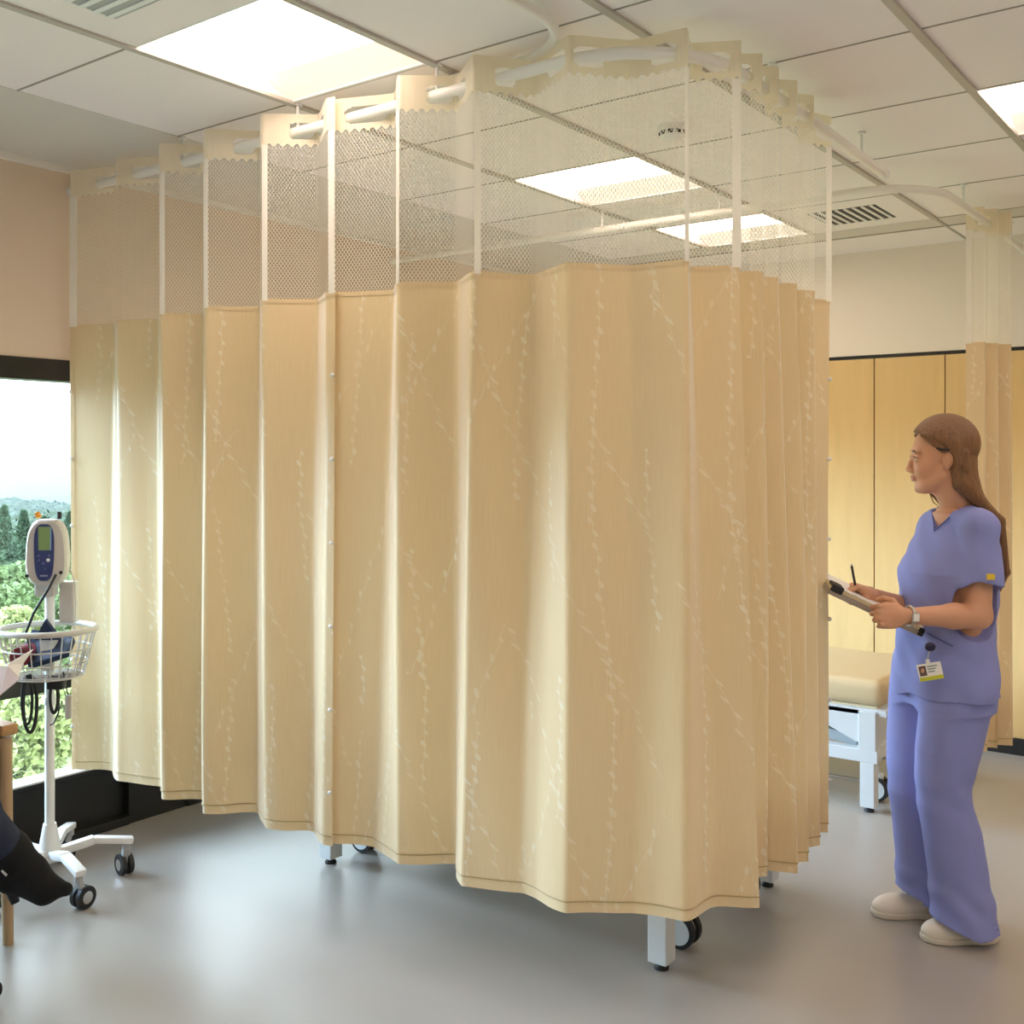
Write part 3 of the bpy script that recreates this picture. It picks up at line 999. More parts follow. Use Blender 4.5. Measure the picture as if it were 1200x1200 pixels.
# hands
def hand(palm_o, ax, ay, az, curl, spread, thumb, size=1.0, h=.0019):
    """ax: wrist to knuckles, ay: towards the palm side, az: towards the index finger"""
    ax, ay, az = (np.array(v, float) / np.linalg.norm(v) for v in (ax, ay, az))
    o = np.array(palm_o, float)
    P = lambda x, y, z: o + size * (x * ax + y * ay + z * az)
    pts_all = []
    f = SDF(o - .135, o + .135, h)
    Mx = np.array([ax, ay, az])
    f.ell(P(.040, 0, .0), (.048, .0150, .040), Mx, .01)
    f.cone(P(-.03, 0, 0), P(.012, 0, 0), .0235, .021, .02)
    f.cone(P(.015, .006, .022), P(.05, .003, .03), .013, .011, .012)
    lens = [(.040, .024, .019), (.044, .028, .020), (.041, .026, .019), (.032, .020, .017)]
    for k in range(4):
        zz = .030 - .020 * k
        kx = .078 - .004 * abs(k - 1) - (.004 if k == 3 else 0)
        p = P(kx - .016, 0, zz * .9)
        q = P(kx, .001, zz)
        a = 0
        prev = q
        pts = [p, q]
        for j, ln in enumerate(lens[k]):
            a += curl[k][j]
            d_ = cos(a) * ax + sin(a) * ay + spread * (1.5 - k) * .1 * az
            d_ /= np.linalg.norm(d_)
            prev = prev + size * ln * d_
            pts.append(prev)
        rr = (.0088, .0086, .0078, .0072, .0062) if k < 3 else (.0078, .0076, .0068, .0062, .0055)
        f.chain(pts, [x * size for x in rr], .003)
    f.chain([P(*q) for q in thumb], [.014 * size, .0115 * size, .0095 * size, .0075 * size], .006)
    return f.mesh()

boardA, boardB = np.array(L(972, 689, -.10)), np.array(L(1083, 741, -.13))       # near long edge of the clipboard
BX = (boardB - boardA); BLEN = np.linalg.norm(BX); BX /= BLEN
BY = np.array([.38, .92, -.02]); BY -= BX * (BY @ BX); BY /= np.linalg.norm(BY)
BZ = np.cross(BX, BY)
if BZ[2] < 0: BZ = -BZ
hl_o = WRL + (-.012, .0, .0)
lh = hand(hl_o, (-.93, .02, .02), (.18, .95, -.25), (.05, .28, .95), [(1.25, 1.0, .5), (1.3, 1.1, .5), (1.35, 1.1, .5), (1.4, 1.1, .5)], .2,
          [(.010, .008, .022), (.026, .020, .050), (.050, .034, .060), (.072, .044, .058)], .95)
hr_o = WRR + (-.010, 0, .004)
rh = hand(hr_o, (-.80, -.10, .42), (-.45, .0, -.9), (.10, -.95, .0), [(.8, 1.2, .4), (1.0, 1.3, .6), (1.15, 1.4, .7), (1.25, 1.4, .7)], .2,
          [(.012, .010, .020), (.034, .026, .036), (.058, .040, .030), (.072, .052, .020)], .90)
V, F = merge([(bodyV, bodyF), (headV, headF), lh, rh])
body = np_mesh('body', V, F, [M_SKIN, M_LIP], nurse)
# lips coloured as lips
c = V[F].mean(1) - HO
cx, cy, cz = c @ hf, c @ hl, c @ hu
lip = (cx > .078) & (np.abs(cy) < .018 * (1 - ((cz + .0645) / .022) ** 2)) & (cz > -.0755) & (cz < -.0555)
mi = np.zeros(len(F), dtype=np.int32); mi[lip] = 1
body.data.polygons.foreach_set('material_index', mi)
# eyes, brows, lashes
for s in (-1, 1):
    bo = .001 if s > 0 else -.0035
    e = MB().sphere(H(.0748, s * .0315, -.0010), .0112, 10).build('eye', M_EYE, nurse, 60)
    MB().sphere(H(.0822, s * .0305, -.0025), .0046, 8).build('iris', M_IRIS, e, 60)
    MB().tube([H(.086, s * .020, .0045), H(.0885, s * .029, .0068), H(.086, s * .038, .0055), H(.080, s * .045, .0010)], [.0012, .0019, .0019, .001], 6).build('upper_lash', M_BROW, e, 60)
    MB().tube([H(.0800 + bo, s * .014, .0205), H(.0862 + bo, s * .026, .0245), H(.0866 + bo, s * .038, .0250), H(.0800 + bo, s * .048, .0195)], [.0018, .0032, .003, .0012], 8).build('eyebrow', M_BROW, nurse, 60)

# hair
f = SDF((-.17, -.16, 1.08), (.24, .20, 1.70), .0032)
f.ell(H(-.018, 0, .042), (.108, .088, .100), HM, .01)
def hairline(X, Y, Z):
    x = (X - HO[0]) * hf[0] + (Y - HO[1]) * hf[1] + (Z - HO[2]) * hf[2]
    y = (X - HO[0]) * hl[0] + (Y - HO[1]) * hl[1]
    z = (X - HO[0]) * hu[0] + (Y - HO[1]) * hu[1] + (Z - HO[2]) * hu[2]
    lim = .026 + .62 * (x + .012) + .012 * np.sin(np.clip((x + .01) / .1, 0, 1) * pi)
    low = np.where(x > -.012, lim, -.16)
    return (z - low) * .8
f.put(hairline, (-.17, -.16, 1.08), (.24, .20, 1.70), .004, 's') if False else None
ax = [f.lo[i] + f.h * np.arange(f.n[i]) for i in range(3)]
XX, YY, ZZ = np.meshgrid(*ax, indexing='ij', sparse=True)
f.F = np.maximum(f.F, -hairline(XX, YY, ZZ)).astype(np.float32)
rs = np.random.RandomState(5)
HBK = -fv * .105
def strand(p, r):
    f.chain([np.array(q) for q in p], r, .009)
for k in range(11):
    s = (k - 5) / 5                              # -1 far side ... +1 near side (her left)
    a = H(-.035 - .02 * (1 - s * s), s * .070, .045)
    b = H(-.085 + .05 * s * s, s * .066, -.02)
    cpt = H(-.090 + .045 * s * s, s * .062, -.09)
    e1 = np.array([.035, .01, 1.335]) - fv * (.105) + lv * s * .075
    e2 = np.array([.030, .01, 1.17]) - fv * (.128) + lv * (s * .060 + .030)
    e3 = np.array([.030, .01, 1.10 + .06 * rs.rand()]) - fv * (.126) + lv * (s * .034 + .030)
    strand([a, b, cpt, e1, e2, e3], [.020, .024, .023, .018, .010, .003])
for q in range(6):                               # swept back over the ear
    z = .075 - q * .011
    f.cone(H(.060 - q * .012, .058 + q * .003, z), H(-.06, .075, .01 - q * .01), .008, .012, .008)
    f.cone(H(.060 - q * .012, -.058 - q * .003, z), H(-.06, -.075, .01 - q * .01), .008, .012, .008)
strand([H(-.02, -.078, .02), H(.012, -.072, -.06), H(.018, -.066, -.12), H(.0, -.07, -.155)], [.014, .011, .009, .004])
for s in (-1, 1):
    f.ell(H(-.004, s * .092, -.014), (.024, .032, .034), HM, .006, 's')
hv, hF = f.mesh()
np_mesh('hair', hv, hF, M_HAIR, nurse)
MB().tube([H(.020, -.055, -.085), H(.030, -.06, -.12), H(.020, -.062, -.15), H(.005, -.06, -.165)], [.0012, .0018, .0018, .001], 6).build('loose_hair_lock', M_HAIR, nurse, 60)
MB().tube([H(-.012, .0895, .022), H(.008, .088, .024), H(.024, .083, .030)], .0035, 8).build('hair_clip', M_RUB, nurse, 60)

# scrub top
AT = FA + pi / 2
f = SDF((-.34, -.32, .72), (.30, .30, 1.46), .0036)
f.stack([(1.368, .032, .004, .095, .062), (1.335, .034, .003, .128, .074), (1.25, .018, -.004, .160, .108), (1.17, .004, -.006, .172, .130), (1.05, -.002, 0, .162, .124),
         (.95, -.006, 0, .168, .130), (.85, -.010, 0, .182, .138), (.775, -.012, 0, .190, .142)], .03, ang=AT, p=2.25)
f.cone(np.array([.033, .005, 1.350]) + lv * .05, SHL + (0, 0, .004), .040, .050, .03)
f.cone(np.array([.033, .005, 1.350]) - lv * .04, SHR + (0, 0, .004), .036, .042, .03)
def sleeve(a, b, hem, out):
    d_ = (b - a) / np.linalg.norm(b - a)
    e = a + d_ * hem
    rr_ = .054 if a[1] < 0 else .044
    f.cone(a, e + out, rr_, rr_ + .012, .025)
    f.cone(e + out + d_ * .062, e + out + d_ * .082, .085, .10, .002, 's')
    f.cone(e + out + d_ * .00, e + out + d_ * .1, .050, .070, .003, 's')
sleeve(SHL, ELL, .175, np.array([.004, -.008, 0]))
sleeve(SHR, ELR, .175, np.array([-.004, .008, 0]))
def folds(X, Y, Z):
    q = (X - .0) * lv[0] + Y * lv[1]
    g_ = (X - .0) * fv[0] + Y * fv[1]
    low = np.clip((1.20 - Z) / .35, 0, 1)
    a = .0035 * low * np.sin(q * 46 + 2.0 * np.sin(Z * 9)) + .0022 * np.sin((q * .7 + Z) * 38 + g_ * 20) * np.clip((1.38 - Z) / .1, 0, 1)
    return a + .0016 * np.sin(Z * 60 + q * 70)
f.warp(folds)
# neckline: a round opening plus a V cut into the front
NB = np.array([.038, .012, 1.392])
f.cone(NB + (0, 0, -.03), NB + (0, 0, .04), .050, .062, .004, 's')
def vneck(X, Y, Z):
    q = (X - NB[0]) * lv[0] + (Y - NB[1]) * lv[1]
    g_ = (X - NB[0]) * fv[0] + (Y - NB[1]) * fv[1]
    return np.maximum(np.maximum((np.abs(q) - .060 * (Z - 1.308) / .075) * .75, .0 - g_), -(g_ - .0) )
f.put(vneck, NB + (-.13, -.13, -.13), NB + (.13, .13, .03), .003, 's')
tv, tF = f.mesh()
top = np_mesh('scrub_top', tv, tF, M_SCRUB, nurse)
# chest skin filling the V: a shallow shield just inside the cut
f = SDF((-.12, -.12, 1.20), (.16, .12, 1.42), .003)
f.stack([(1.375, .032, .004, .075, .046), (1.335, .034, .001, .105, .058), (1.25, .018, -.004, .135, .086), (1.21, .012, -.006, .135, .09)], .01, ang=AT)
cv, cF = f.mesh()
np_mesh('chest', cv, cF, M_SKIN, body)
# neckline band and pocket seam
def surf(q, z, r=.2):
    return np.array([.012, -.004, z]) + lv * q + fv * r
def front_depth(q, z):
    R = [(.775, .190, .142), (.85, .182, .138), (.95, .168, .130), (1.05, .162, .124), (1.17, .172, .130), (1.25, .160, .108), (1.335, .128, .074), (1.368, .095, .062)]
    zs = [a[0] for a in R]
    ru, rv = np.interp(z, zs, [a[1] for a in R]), np.interp(z, zs, [a[2] for a in R])
    cx = np.interp(z, [.775, .95, 1.05, 1.17, 1.25, 1.335], [-.012, -.006, -.002, .004, .018, .034])
    g_ = rv * max(0, 1 - abs(q / ru) ** 2.25) ** (1 / 2.25)
    return np.array([cx, -.002, z]) + lv * q + fv * (g_ + .004)
MB().tube([front_depth(q, z) for q, z in ((.037, 1.350), (.020, 1.330), (0, 1.304), (-.020, 1.330), (-.037, 1.350))], .0022, 6).build('neckline_band', M_SCRUBD, top, 60)
MB().tube([front_depth(q, z) for q, z in ((.055, .985), (.08, .975), (.105, .965), (.13, .952))], .0025, 6).build('pocket_edge', M_SCRUBD, top, 60)
d_ = (ELL - SHL) / np.linalg.norm(ELL - SHL)
yt = np.array(L(1161, 676, -.236))
MB().box(yt, (.024, .006, .018), .001).build('yellow_tab', M_YEL, top)

# scrub trousers
f = SDF((-.24, -.26, .015), (.24, .26, .95), .0042)
f.stack([(.93, 0, 0, .150, .110), (.86, -.006, 0, .168, .122), (.80, -.008, 0, .176, .128), (.74, -.008, 0, .170, .124)], .02, ang=AT, p=2.2)
f.stack([(.86, .010, -.080, .105, .085), (.75, -.006, -.082, .112, .088), (.61, -.030, -.082, .104, .086), (.50, -.045, -.080, .088, .080), (.43, -.038, -.078, .086, .078),
         (.35, -.016, -.078, .091, .080), (.19, .008, -.078, .092, .084), (.06, .022, -.078, .103, .092), (.030, .024, -.078, .106, .094)], .03, p=2.1)
f.stack([(.86, -.040, .080, .100, .085), (.75, -.050, .082, .108, .086), (.61, -.066, .082, .100, .084), (.50, -.078, .084, .084, .078), (.43, -.078, .086, .080, .076),
         (.35, -.062, .088, .082, .078), (.19, -.042, .090, .086, .082), (.085, -.034, .092, .100, .088), (.055, -.032, .092, .104, .090)], .03, p=2.1)
def pf(X, Y, Z):
    lo = np.clip((.9 - Z) / .3, 0, 1)
    kn = np.exp(-((Z - .47) / .07) ** 2)
    an = np.exp(-((Z - .13) / .06) ** 2)
    return .0022 * lo * np.sin(X * 30 + 10 * Y + 1.2 * np.sin(Z * 5)) + (.0022 * kn + .0040 * an) * np.sin(Z * 52 + X * 26 + 2 * np.sin(X * 20))
f.warp(pf)
# hollow hems
f.stack([(.075, .022, -.078, .096, .082), (.012, .024, -.078, .104, .090)], .004, 's')
f.stack([(.10, -.034, .092, .092, .080), (.012, -.032, .092, .100, .086)], .004, 's')
def hemcut(X, Y, Z):
    near = np.maximum(.078 - .42 * (X + .085), .016)
    far = np.maximum(.110 - .42 * (X + .14), .050)
    return np.where(Y < .01, near, far) - Z
ax = [f.lo[i] + f.h * np.arange(f.n[i]) for i in range(3)]
XX, YY, ZZ = np.meshgrid(*ax, indexing='ij', sparse=True)
f.F = np.maximum(f.F, hemcut(XX, YY, ZZ)).astype(np.float32)
pv, pF = f.mesh()
tro = np_mesh('scrub_trousers', pv, pF, M_SCRUB, nurse)
def seam(pts, r=.002):
    return MB().tube(pts, r, 6).build('side_seam', M_SCRUBD, tro, 60)

# shoes
def shoe(name, toe, heel, y):
    x0, x1 = toe, heel
    Ln = x1 - x0
    f = SDF((x0 - .03, y - .08, -.01), (x1 + .03, y + .08, .14), .0028)
    f.ell((x0 + .060, y, .030), (.062, .043, .034), None, .02)
    f.ell((x0 + Ln * .5, y, .034), (.085, .040, .038), None, .03)
    f.ell((x1 - .055, y, .038), (.056, .037, .042), None, .03)
    f.cone((x1 - .07, y, .055), (x1 - .065, y, .085), .036, .032, .02)
    f.F = np.maximum(f.F, (.014 - (f.lo[2] + f.h * np.arange(f.n[2])))[None, None, :]).astype(np.float32)
    v, q = f.mesh()
    so = np_mesh(name, v, q, M_SHOE, nurse)
    f = SDF((x0 - .03, y - .08, -.01), (x1 + .03, y + .08, .06), .0028)
    f.ell((x0 + .062, y, .014), (.068, .049, .040), None, .02)
    f.ell((x0 + Ln * .5, y, .014), (.085, .040, .040), None, .03)
    f.ell((x1 - .056, y, .014), (.062, .042, .040), None, .03)
    zz = (f.lo[2] + f.h * np.arange(f.n[2]))[None, None, :]
    f.F = np.maximum(np.maximum(f.F, .001 - zz), zz - .020).astype(np.float32)
    v, q = f.mesh()
    np_mesh('sole', v, q, M_SOLE, so)
    for k in range(3):
        xx = x0 + .085 + k * .022
        MB().tube([(xx, y - .026, .058 + k * .004), (xx + .004, y, .070 + k * .004), (xx, y + .026, .058 + k * .004)], .0024, 6).build('lace', M_PAPER, so, 60)
shoe('shoe', -.112, .128, -.078)
shoe('shoe', -.206, .030, .110)

# watch
wd = (WRL - ELL) / np.linalg.norm(WRL - ELL)
wc = WRL - wd * .012
zx = np.cross(wd, [0, 0, 1]); zx /= np.linalg.norm(zx); zy = np.cross(zx, wd)
wp = [wc + .029 * (cos(a) * zx + sin(a) * zy) for a in np.linspace(0, 2 * pi, 24, endpoint=False)]
wt = empty('wristwatch', (NX, NY, 0), YAW)
tag(wt, 'steel wristwatch with a pale round dial on her left wrist', 'watch')
MB().tube(wp, .0050, 8, closed=True).build('strap', M_STEEL, wt, 60)
out_ = -zx if zx[1] > 0 else zx
Rw = Matrix((Vector(wd), Vector(np.cross(out_, wd)), Vector(out_))).transposed()
MB().box(wc + out_ * .032, (.026, .030, .006), .004, Rw).build('case', M_STEEL, wt, 40)
MB().box(wc + out_ * .0362, (.019, .022, .002), .001, Rw).build('dial', M_PAPER, wt)

# clipboard case
RB = Matrix((Vector(BX), Vector(BY), Vector(BZ))).transposed()
cb = empty('clipboard', (NX, NY, 0), YAW)
tag(cb, 'grey clipboard case with papers and a black clip held in her left hand', 'clipboard')
WB = .215
bc = (boardA + boardB) / 2 + BY * WB / 2
MB().box(bc - BZ * .010, (BLEN, WB, .018), .004, RB).build('case', mat('taupe_plastic', (.36, .31, .26, 1), .45), cb)
MB().box(bc + BZ * .004, (BLEN - .004, WB - .006, .009), .001, RB).build('card_pad', M_KRAFT, cb)
MB().box(bc + BZ * .0115, (BLEN - .012, WB - .014, .004), .001, RB).build('paper', M_PAPER, cb)
MB().box(boardA + BX * .024 + BY * .030 + BZ * .006, (.040, .068, .024), .005, RB).build('corner_clip', M_RUB, cb)
MB().box(boardB - BX * .008 + BY * .02 - BZ * .004, (.018, .05, .026), .005, RB).build('corner_clip', M_RUB, cb)

# pen
pn = empty('pen', (NX, NY, 0), YAW)
tag(pn, 'slim dark pen upright in her right hand', 'pen')
pa, pb = np.array(L(1003, 690, -.045)), np.array(L(998, 663, -.045))
MB().tube([pa, pa + (pb - pa) * .12, pb], [.001, .0042, .0042], 10).build('barrel', mat('dark_red_plastic', (.05, .025, .03, 1), .3), pn, 60)
MB().tube([pb, pb + (pb - pa) * .08], [.0042, .0025], 10).build('cap', M_STEEL, pn, 60)

# identity badge on a reel
bd = empty('identity_badge', (NX, NY, 0), YAW)
tag(bd, 'white identity badge with a photo and lime strip clipped at her waist', 'badge')
bp = np.array(L(1090, 787, -.188))
bn = np.array([-.20, -.975, .08]); bn /= np.linalg.norm(bn)
bx_ = np.cross([0, 0, 1], -bn); bx_ /= np.linalg.norm(bx_)
if bx_[0] < 0: bx_ = -bx_
tilt = radians(-12)
by_ = np.cross(-bn, bx_)
bxx = bx_ * cos(tilt) + by_ * sin(tilt); byy = np.cross(-bn, bxx)
if byy[2] < 0: byy = -byy
Rb = Matrix((Vector(bxx), Vector(byy), Vector(np.cross(bxx, byy)))).transposed()
if (Rb @ Vector((0, 0, 1))).y > 0: pass
nrmb = Vector(bn)
MB().box(Vector(bp), (.072, .052, .002), .0008, Rb).build('card', M_PAPER, bd)
MB().box(Vector(bp) + nrmb * .0014 - Vector(byy) * .020, (.071, .012, .001), 0, Rb).build('lime_strip', M_LIME, bd)
MB().box(Vector(bp) + nrmb * .0014 - Vector(bxx) * .021 + Vector(byy) * .005, (.021, .030, .001), 0, Rb).build('photo', mat('badge_photo', (.10, .06, .05, 1), .5), bd)
MB().sphere(Vector(bp) + nrmb * .0016 - Vector(bxx) * .021 + Vector(byy) * .006, .0065, 6, (1, .3, 1.25)).build('photo_face', M_SKIN, bd, 60)
tx = MB()
for k, wdt in enumerate((.030, .024, .020)):
    tx.box(Vector(bp) + nrmb * .0014 + Vector(bxx) * (.006 + wdt / 2 - .012) + Vector(byy) * (.016 - k * .008), (wdt, .0035, .001), 0, Rb)
tx.build('printed_lines', mat('badge_print', (.20, .27, .27, 1), .6), bd)
MB().box(Vector(bp) + Vector(byy) * .031 + nrmb * .001, (.012, .014, .003), .001, Rb).build('clip', M_WHITE, bd)
rl = np.array(L(1090, 758, -.186))
MB().tube([Vector(bp) + Vector(byy) * .036, Vector(rl)], .0018, 6).build('cord', M_STEEL, bd)
MB().sphere(rl, .017, 10, (1, .5, .85)).build('reel', mat('navy_reel', (.012, .012, .05, 1), .3), bd, 60)

# necklace
MB().tube([front_depth(q, z) + fv * -.021 + np.array([0, 0, 0]) for q, z in ((.03, 1.36), (.02, 1.348), (.0, 1.340), (-.02, 1.348), (-.03, 1.36))], .0012, 6).build('necklace', M_STEEL, nurse, 60)

# ------------------------------------------------------------------ vital signs monitor on a rolling stand
VX, VY = -3.628, 2.122
vs = empty('vital_signs_monitor', (VX, VY, 0), YAW)     # local x: to the right in the view, y: away
tag(vs, 'white vital signs monitor with green screen on a wheeled pole stand with wire basket', 'medical monitor')
MB().lathe([(.045, .10), (.040, .13), (.026, .21), (.022, .23)], n=24).build('base_cover', M_WHITE, vs, 40)
MB().lathe([(.017, .20), (.017, 1.085)], n=20).build('pole', M_WHITE, vs, 40)
MB().lathe([(.017, .655), (.021, .66), (.021, .685), (.017, .69)], n=20).build('pole_collar', M_WHITE, vs, 40)
for k in range(5):
    a = radians(-10 + 72 * k) - YAW
    d = Vector((cos(a), sin(a), 0))
    lg = MB()
    lg.bar(d * .03 + Vector((0, 0, .125)), d * .15 + Vector((0, 0, .150)), .040, .030, .008)
    lg.bar(d * .145 + Vector((0, 0, .150)), d * .285 + Vector((0, 0, .128)), .040, .024, .008)
    lo = lg.build('leg', M_WHITE, vs, 40)
    cpos = d * .262
    r = .038
    tdir = Vector((cos(a + 1.9), sin(a + 1.9), 0))
    wc2 = cpos + tdir * .018
    f_ = MB().tube([cpos + Vector((0, 0, .122)), cpos + Vector((0, 0, .098))], .016, 12)
    f_.bar(cpos + Vector((0, 0, .100)), wc2 + Vector((0, 0, .038)), .030, .018, .004)
    cs = f_.build('caster', M_GREYPL, lo, 40)
    ax_ = tdir.cross(Vector((0, 0, 1)))
    for s in (-1, 1):
        cc = wc2 + ax_ * s * .014 + Vector((0, 0, r + .001))
        MB().tube([cc - ax_ * .008, cc + ax_ * .008], r, 24).build('wheel', M_RUB, lo, 40)
        MB().tube([cc + ax_ * s * .0085, cc + ax_ * s * .0105], r * .55, 20).build('wheel_cap', M_CHROME, lo, 40)
# basket
BZ0, BZ1 = .765, .930
RT, RBT = (.165, .150), (.125, .115)
def ring(rx, ry, z, n=40, ox=.0, oy=-.02):
    return [(ox + rx * cos(2 * pi * k / n), oy + ry * sin(2 * pi * k / n), z) for k in range(n)]
bk = MB().tube(ring(RT[0], RT[1], BZ1), .0105, 8, closed=True).build('basket_rim', M_MON, vs, 60)
wr = MB()
for q in (.0, .3, .6):
    k = 1 - q
    wr.tube(ring(RBT[0] + (RT[0] - RBT[0]) * q, RBT[1] + (RT[1] - RBT[1]) * q, BZ0 + (BZ1 - BZ0) * q), .0028, 6, closed=True)
for k in range(28):
    a = 2 * pi * k / 28
    wr.tube([(RT[0] * cos(a), RT[1] * sin(a) - .02, BZ1), (RBT[0] * cos(a), RBT[1] * sin(a) - .02, BZ0)], .0022, 6)
for k in range(-4, 5):
    y = k * .026
    h_ = RBT[0] * math.sqrt(max(0, 1 - (y / RBT[1]) ** 2))
    wr.tube([(-h_, y - .02, BZ0), (h_, y - .02, BZ0)], .0022, 6)
wr.build('basket_wires', M_MON, vs, 60)
MB().box((0, .0, .845), (.05, .05, .13), .006).build('basket_bracket', M_WHITE, vs)
# monitor head
def outline(wb, wt, h0, h1, c, n=8):
    """rounded upright outline in x,z: wide at mid height"""
    pts = []
    for k in range(48):
        a = 2 * pi * k / 48
        e = .55
        x = math.copysign(abs(cos(a)) ** e, cos(a))
        z = math.copysign(abs(sin(a)) ** e, sin(a))
        t_ = (z + 1) / 2
        w_ = wb + (wt - wb) * t_
        w_ *= 1 - .10 * abs(z) ** 2.5
        pts.append((x * w_ / 2, h0 + (h1 - h0) * t_))
    return pts
RXZ = Matrix(((1, 0, 0), (0, 0, -1), (0, 1, 0)))       # prism z -> -y
def loft(rings, m, name, parent, sm=40):
    mb_ = MB()
    n = len(rings[0])
    V_ = [p for r_ in rings for p in r_]
    F_ = [tuple(range(n))[::-1], tuple(range((len(rings) - 1) * n, len(rings) * n))]
    for i in range(len(rings) - 1):
        for k in range(n):
            l = (k + 1) % n
            F_.append((i * n + k, i * n + l, (i + 1) * n + l, (i + 1) * n + k))
    mb_._add(V_, F_)
    return mb_.build(name, m, parent, sm)
MW, MZ0, MZ1 = .150, 1.085, 1.325
def mring(y, sc, dx=0):
    zc = (MZ0 + MZ1) / 2
    return [((x * sc) + dx, y, zc + (z - zc) * sc) for x, z in outline(MW, MW * .86, MZ0, MZ1, 0)]
mon = loft([mring(-.060, .90), mring(-.052, .97), mring(-.034, 1.0), mring(.005, .98), mring(.030, .86)], M_MON, 'monitor_housing', vs, 35)
for o_ in (mon,):
    o_.rotation_euler = (0, 0, radians(9))
def on_face(pts, y0_, y1_, m, name, par=mon):
    return loft([[(x, y0_, z) for x, z in pts], [(x, y1_, z) for x, z in pts]], m, name, par, 30)
bz = [(x - .004, z) for x, z in outline(.062, .072, MZ0 + .022, MZ1 - .018, 0)]
bez = on_face(bz, -.058, -.0640, M_NAVY, 'bezel')
on_face([(-.022, 1.215), (.016, 1.215), (.017, 1.298), (-.023, 1.298)], -.0635, -.0652, M_LCD, 'screen')
on_face([(.0165, 1.215), (.0205, 1.215), (.0215, 1.298), (.0175, 1.298)], -.0635, -.0652, mat('pale_blue_edge', (.25, .42, .70, 1), .3), 'screen_edge')
for (x, z, r) in ((-.022, 1.196, .004), (.014, 1.196, .004), (-.020, 1.180, .0035), (.010, 1.180, .0065), (-.006, 1.168, .005), (.0, 1.150, .003)):
    MB().lathe([(r, 0), (r * .8, -.002)], (x, -.0640, z), 12, 'y').build('button', M_WHITE if r > .006 else mat('button_blue', (.10, .14, .32, 1), .4), mon, 60)
MB().box((-.004, -.0645, 1.125), (.026, .001, .005)).build('name_strip', mat('strip_grey', (.35, .40, .55, 1), .5), mon)
for x in (-.062, .052):
    MB().lathe([(.008, 0), (.006, -.012)], (x, -.050, 1.125 if x < 0 else 1.135), 12, 'y').build('port', M_RUB, mon, 60)
MB().box((-.012, 0, 1.07), (.07, .05, .05), .008).build('monitor_mount', M_MON, vs)
MB().box((.055, .035, 1.02), (.055, .05, .15), .008).build('probe_holder', M_MON, vs)
og = MB().box((-.042, .0, 1.336), (.014, .02, .022), .003, Matrix.Rotation(radians(-30), 3, 'Y')).build('orange_connector', mat('orange_plastic', (.80, .30, .02, 1), .4), vs)
MB().tube([(.030, .01, 1.322), (.030, .01, 1.348)], .008, 10).build('side_connector', M_RUB, vs, 60)
# hanging items: each a thing of its own
loc = (VX, VY, 0)
def hung(name, lab, cat):
    r = empty(name, loc, YAW)
    return tag(r, lab, cat)
t_ = hung('air_hose', 'dark rubber air hose running from the monitor down into the basket', 'hose')
MB().tube([(.050, -.068, 1.130), (.035, -.10, 1.08), (-.01, -.11, 1.0), (-.045, -.09, .93), (-.05, -.04, .86)], .0048, 8).build('hose', M_RUB, t_, 60)
t_ = hung('blood_pressure_cuff', 'navy blood pressure cuff folded in the wire basket', 'blood pressure cuff')
cf = MB()
for k in range(3):
    R_ = Matrix.Rotation(radians(12 * k - 18), 3, 'Y') @ Matrix.Rotation(radians(25 + 9 * k), 3, 'X')
    cf.box((.02 - .02 * k, -.03 + .03 * k, .845 + .012 * k), (.15, .10, .022), .008, R_)
cf.prism([(-.045, 0), (.05, 0), (.0, .075)], -.008, .008, RXZ @ Matrix.Rotation(.2, 3, 'X'), (.005, -.03, .895))
cf.build('cuff', mat('navy_nylon', (.012, .022, .06, 1), .7), t_)
t_ = hung('blood_pressure_cuff', 'dark red cuff rolled at the left of the wire basket', 'blood pressure cuff')
MB().lathe([(.034, -.05), (.036, -.04), (.036, .04), (.034, .05)], (-.075, -.03, .84), 18, 'y').build('cuff', mat('dark_red_nylon', (.16, .012, .02, 1), .7), t_, 40)
t_ = hung('coiled_cord', 'black cord looped below the basket left of the pole', 'cord')
MB().tube([(-.040 + .012 * sin(a * 2), -.06, .66 + .105 * cos(a)) if False else (-.038 + .024 * sin(a), -.075, .675 + .10 * cos(a)) for a in np.linspace(0, 2 * pi, 28, endpoint=False)], .0065, 8, closed=True) \
    .tube([(-.044 + .018 * sin(a), -.085, .69 + .085 * cos(a)) for a in np.linspace(0, 2 * pi, 28, endpoint=False)], .0055, 8, closed=True).build('cord', M_RUB, t_, 60)
t_ = hung('coiled_cord', 'black cord loops and plug hanging below the basket right of the pole', 'cord')
MB().tube([(.040 + .014 * sin(a), -.06, .695 + .055 * cos(a)) for a in np.linspace(0, 2 * pi, 28, endpoint=False)], .006, 8, closed=True) \
    .tube([(.045, -.05, .76), (.055, -.05, .70), (.052, -.05, .64), (.035, -.05, .60), (.022, -.05, .595)], .0028, 8) \
    .box((.045, -.05, .745), (.06, .04, .045), .008).build('cord', M_RUB, t_, 60)
t_ = hung('temperature_probe', 'white probe cover hanging on a thin lead at the right of the basket', 'probe')
MB().box((.080, -.03, .655), (.024, .018, .085), .007).build('probe_body', M_MON, t_)
MB().tube([(.078, -.03, .695), (.068, -.03, .74), (.060, -.03, .78)], .0022, 8).build('lead', M_RUB, t_, 60)
t_ = hung('cable_loop', 'thin pale lead arching from the monitor side to the basket', 'cable')
MB().tube([(.070, .0, 1.15), (.088, .0, 1.10), (.094, .0, 1.02), (.094, -.01, .95), (.10, -.02, .90)], .0022, 8).build('lead', M_MON, t_, 60)
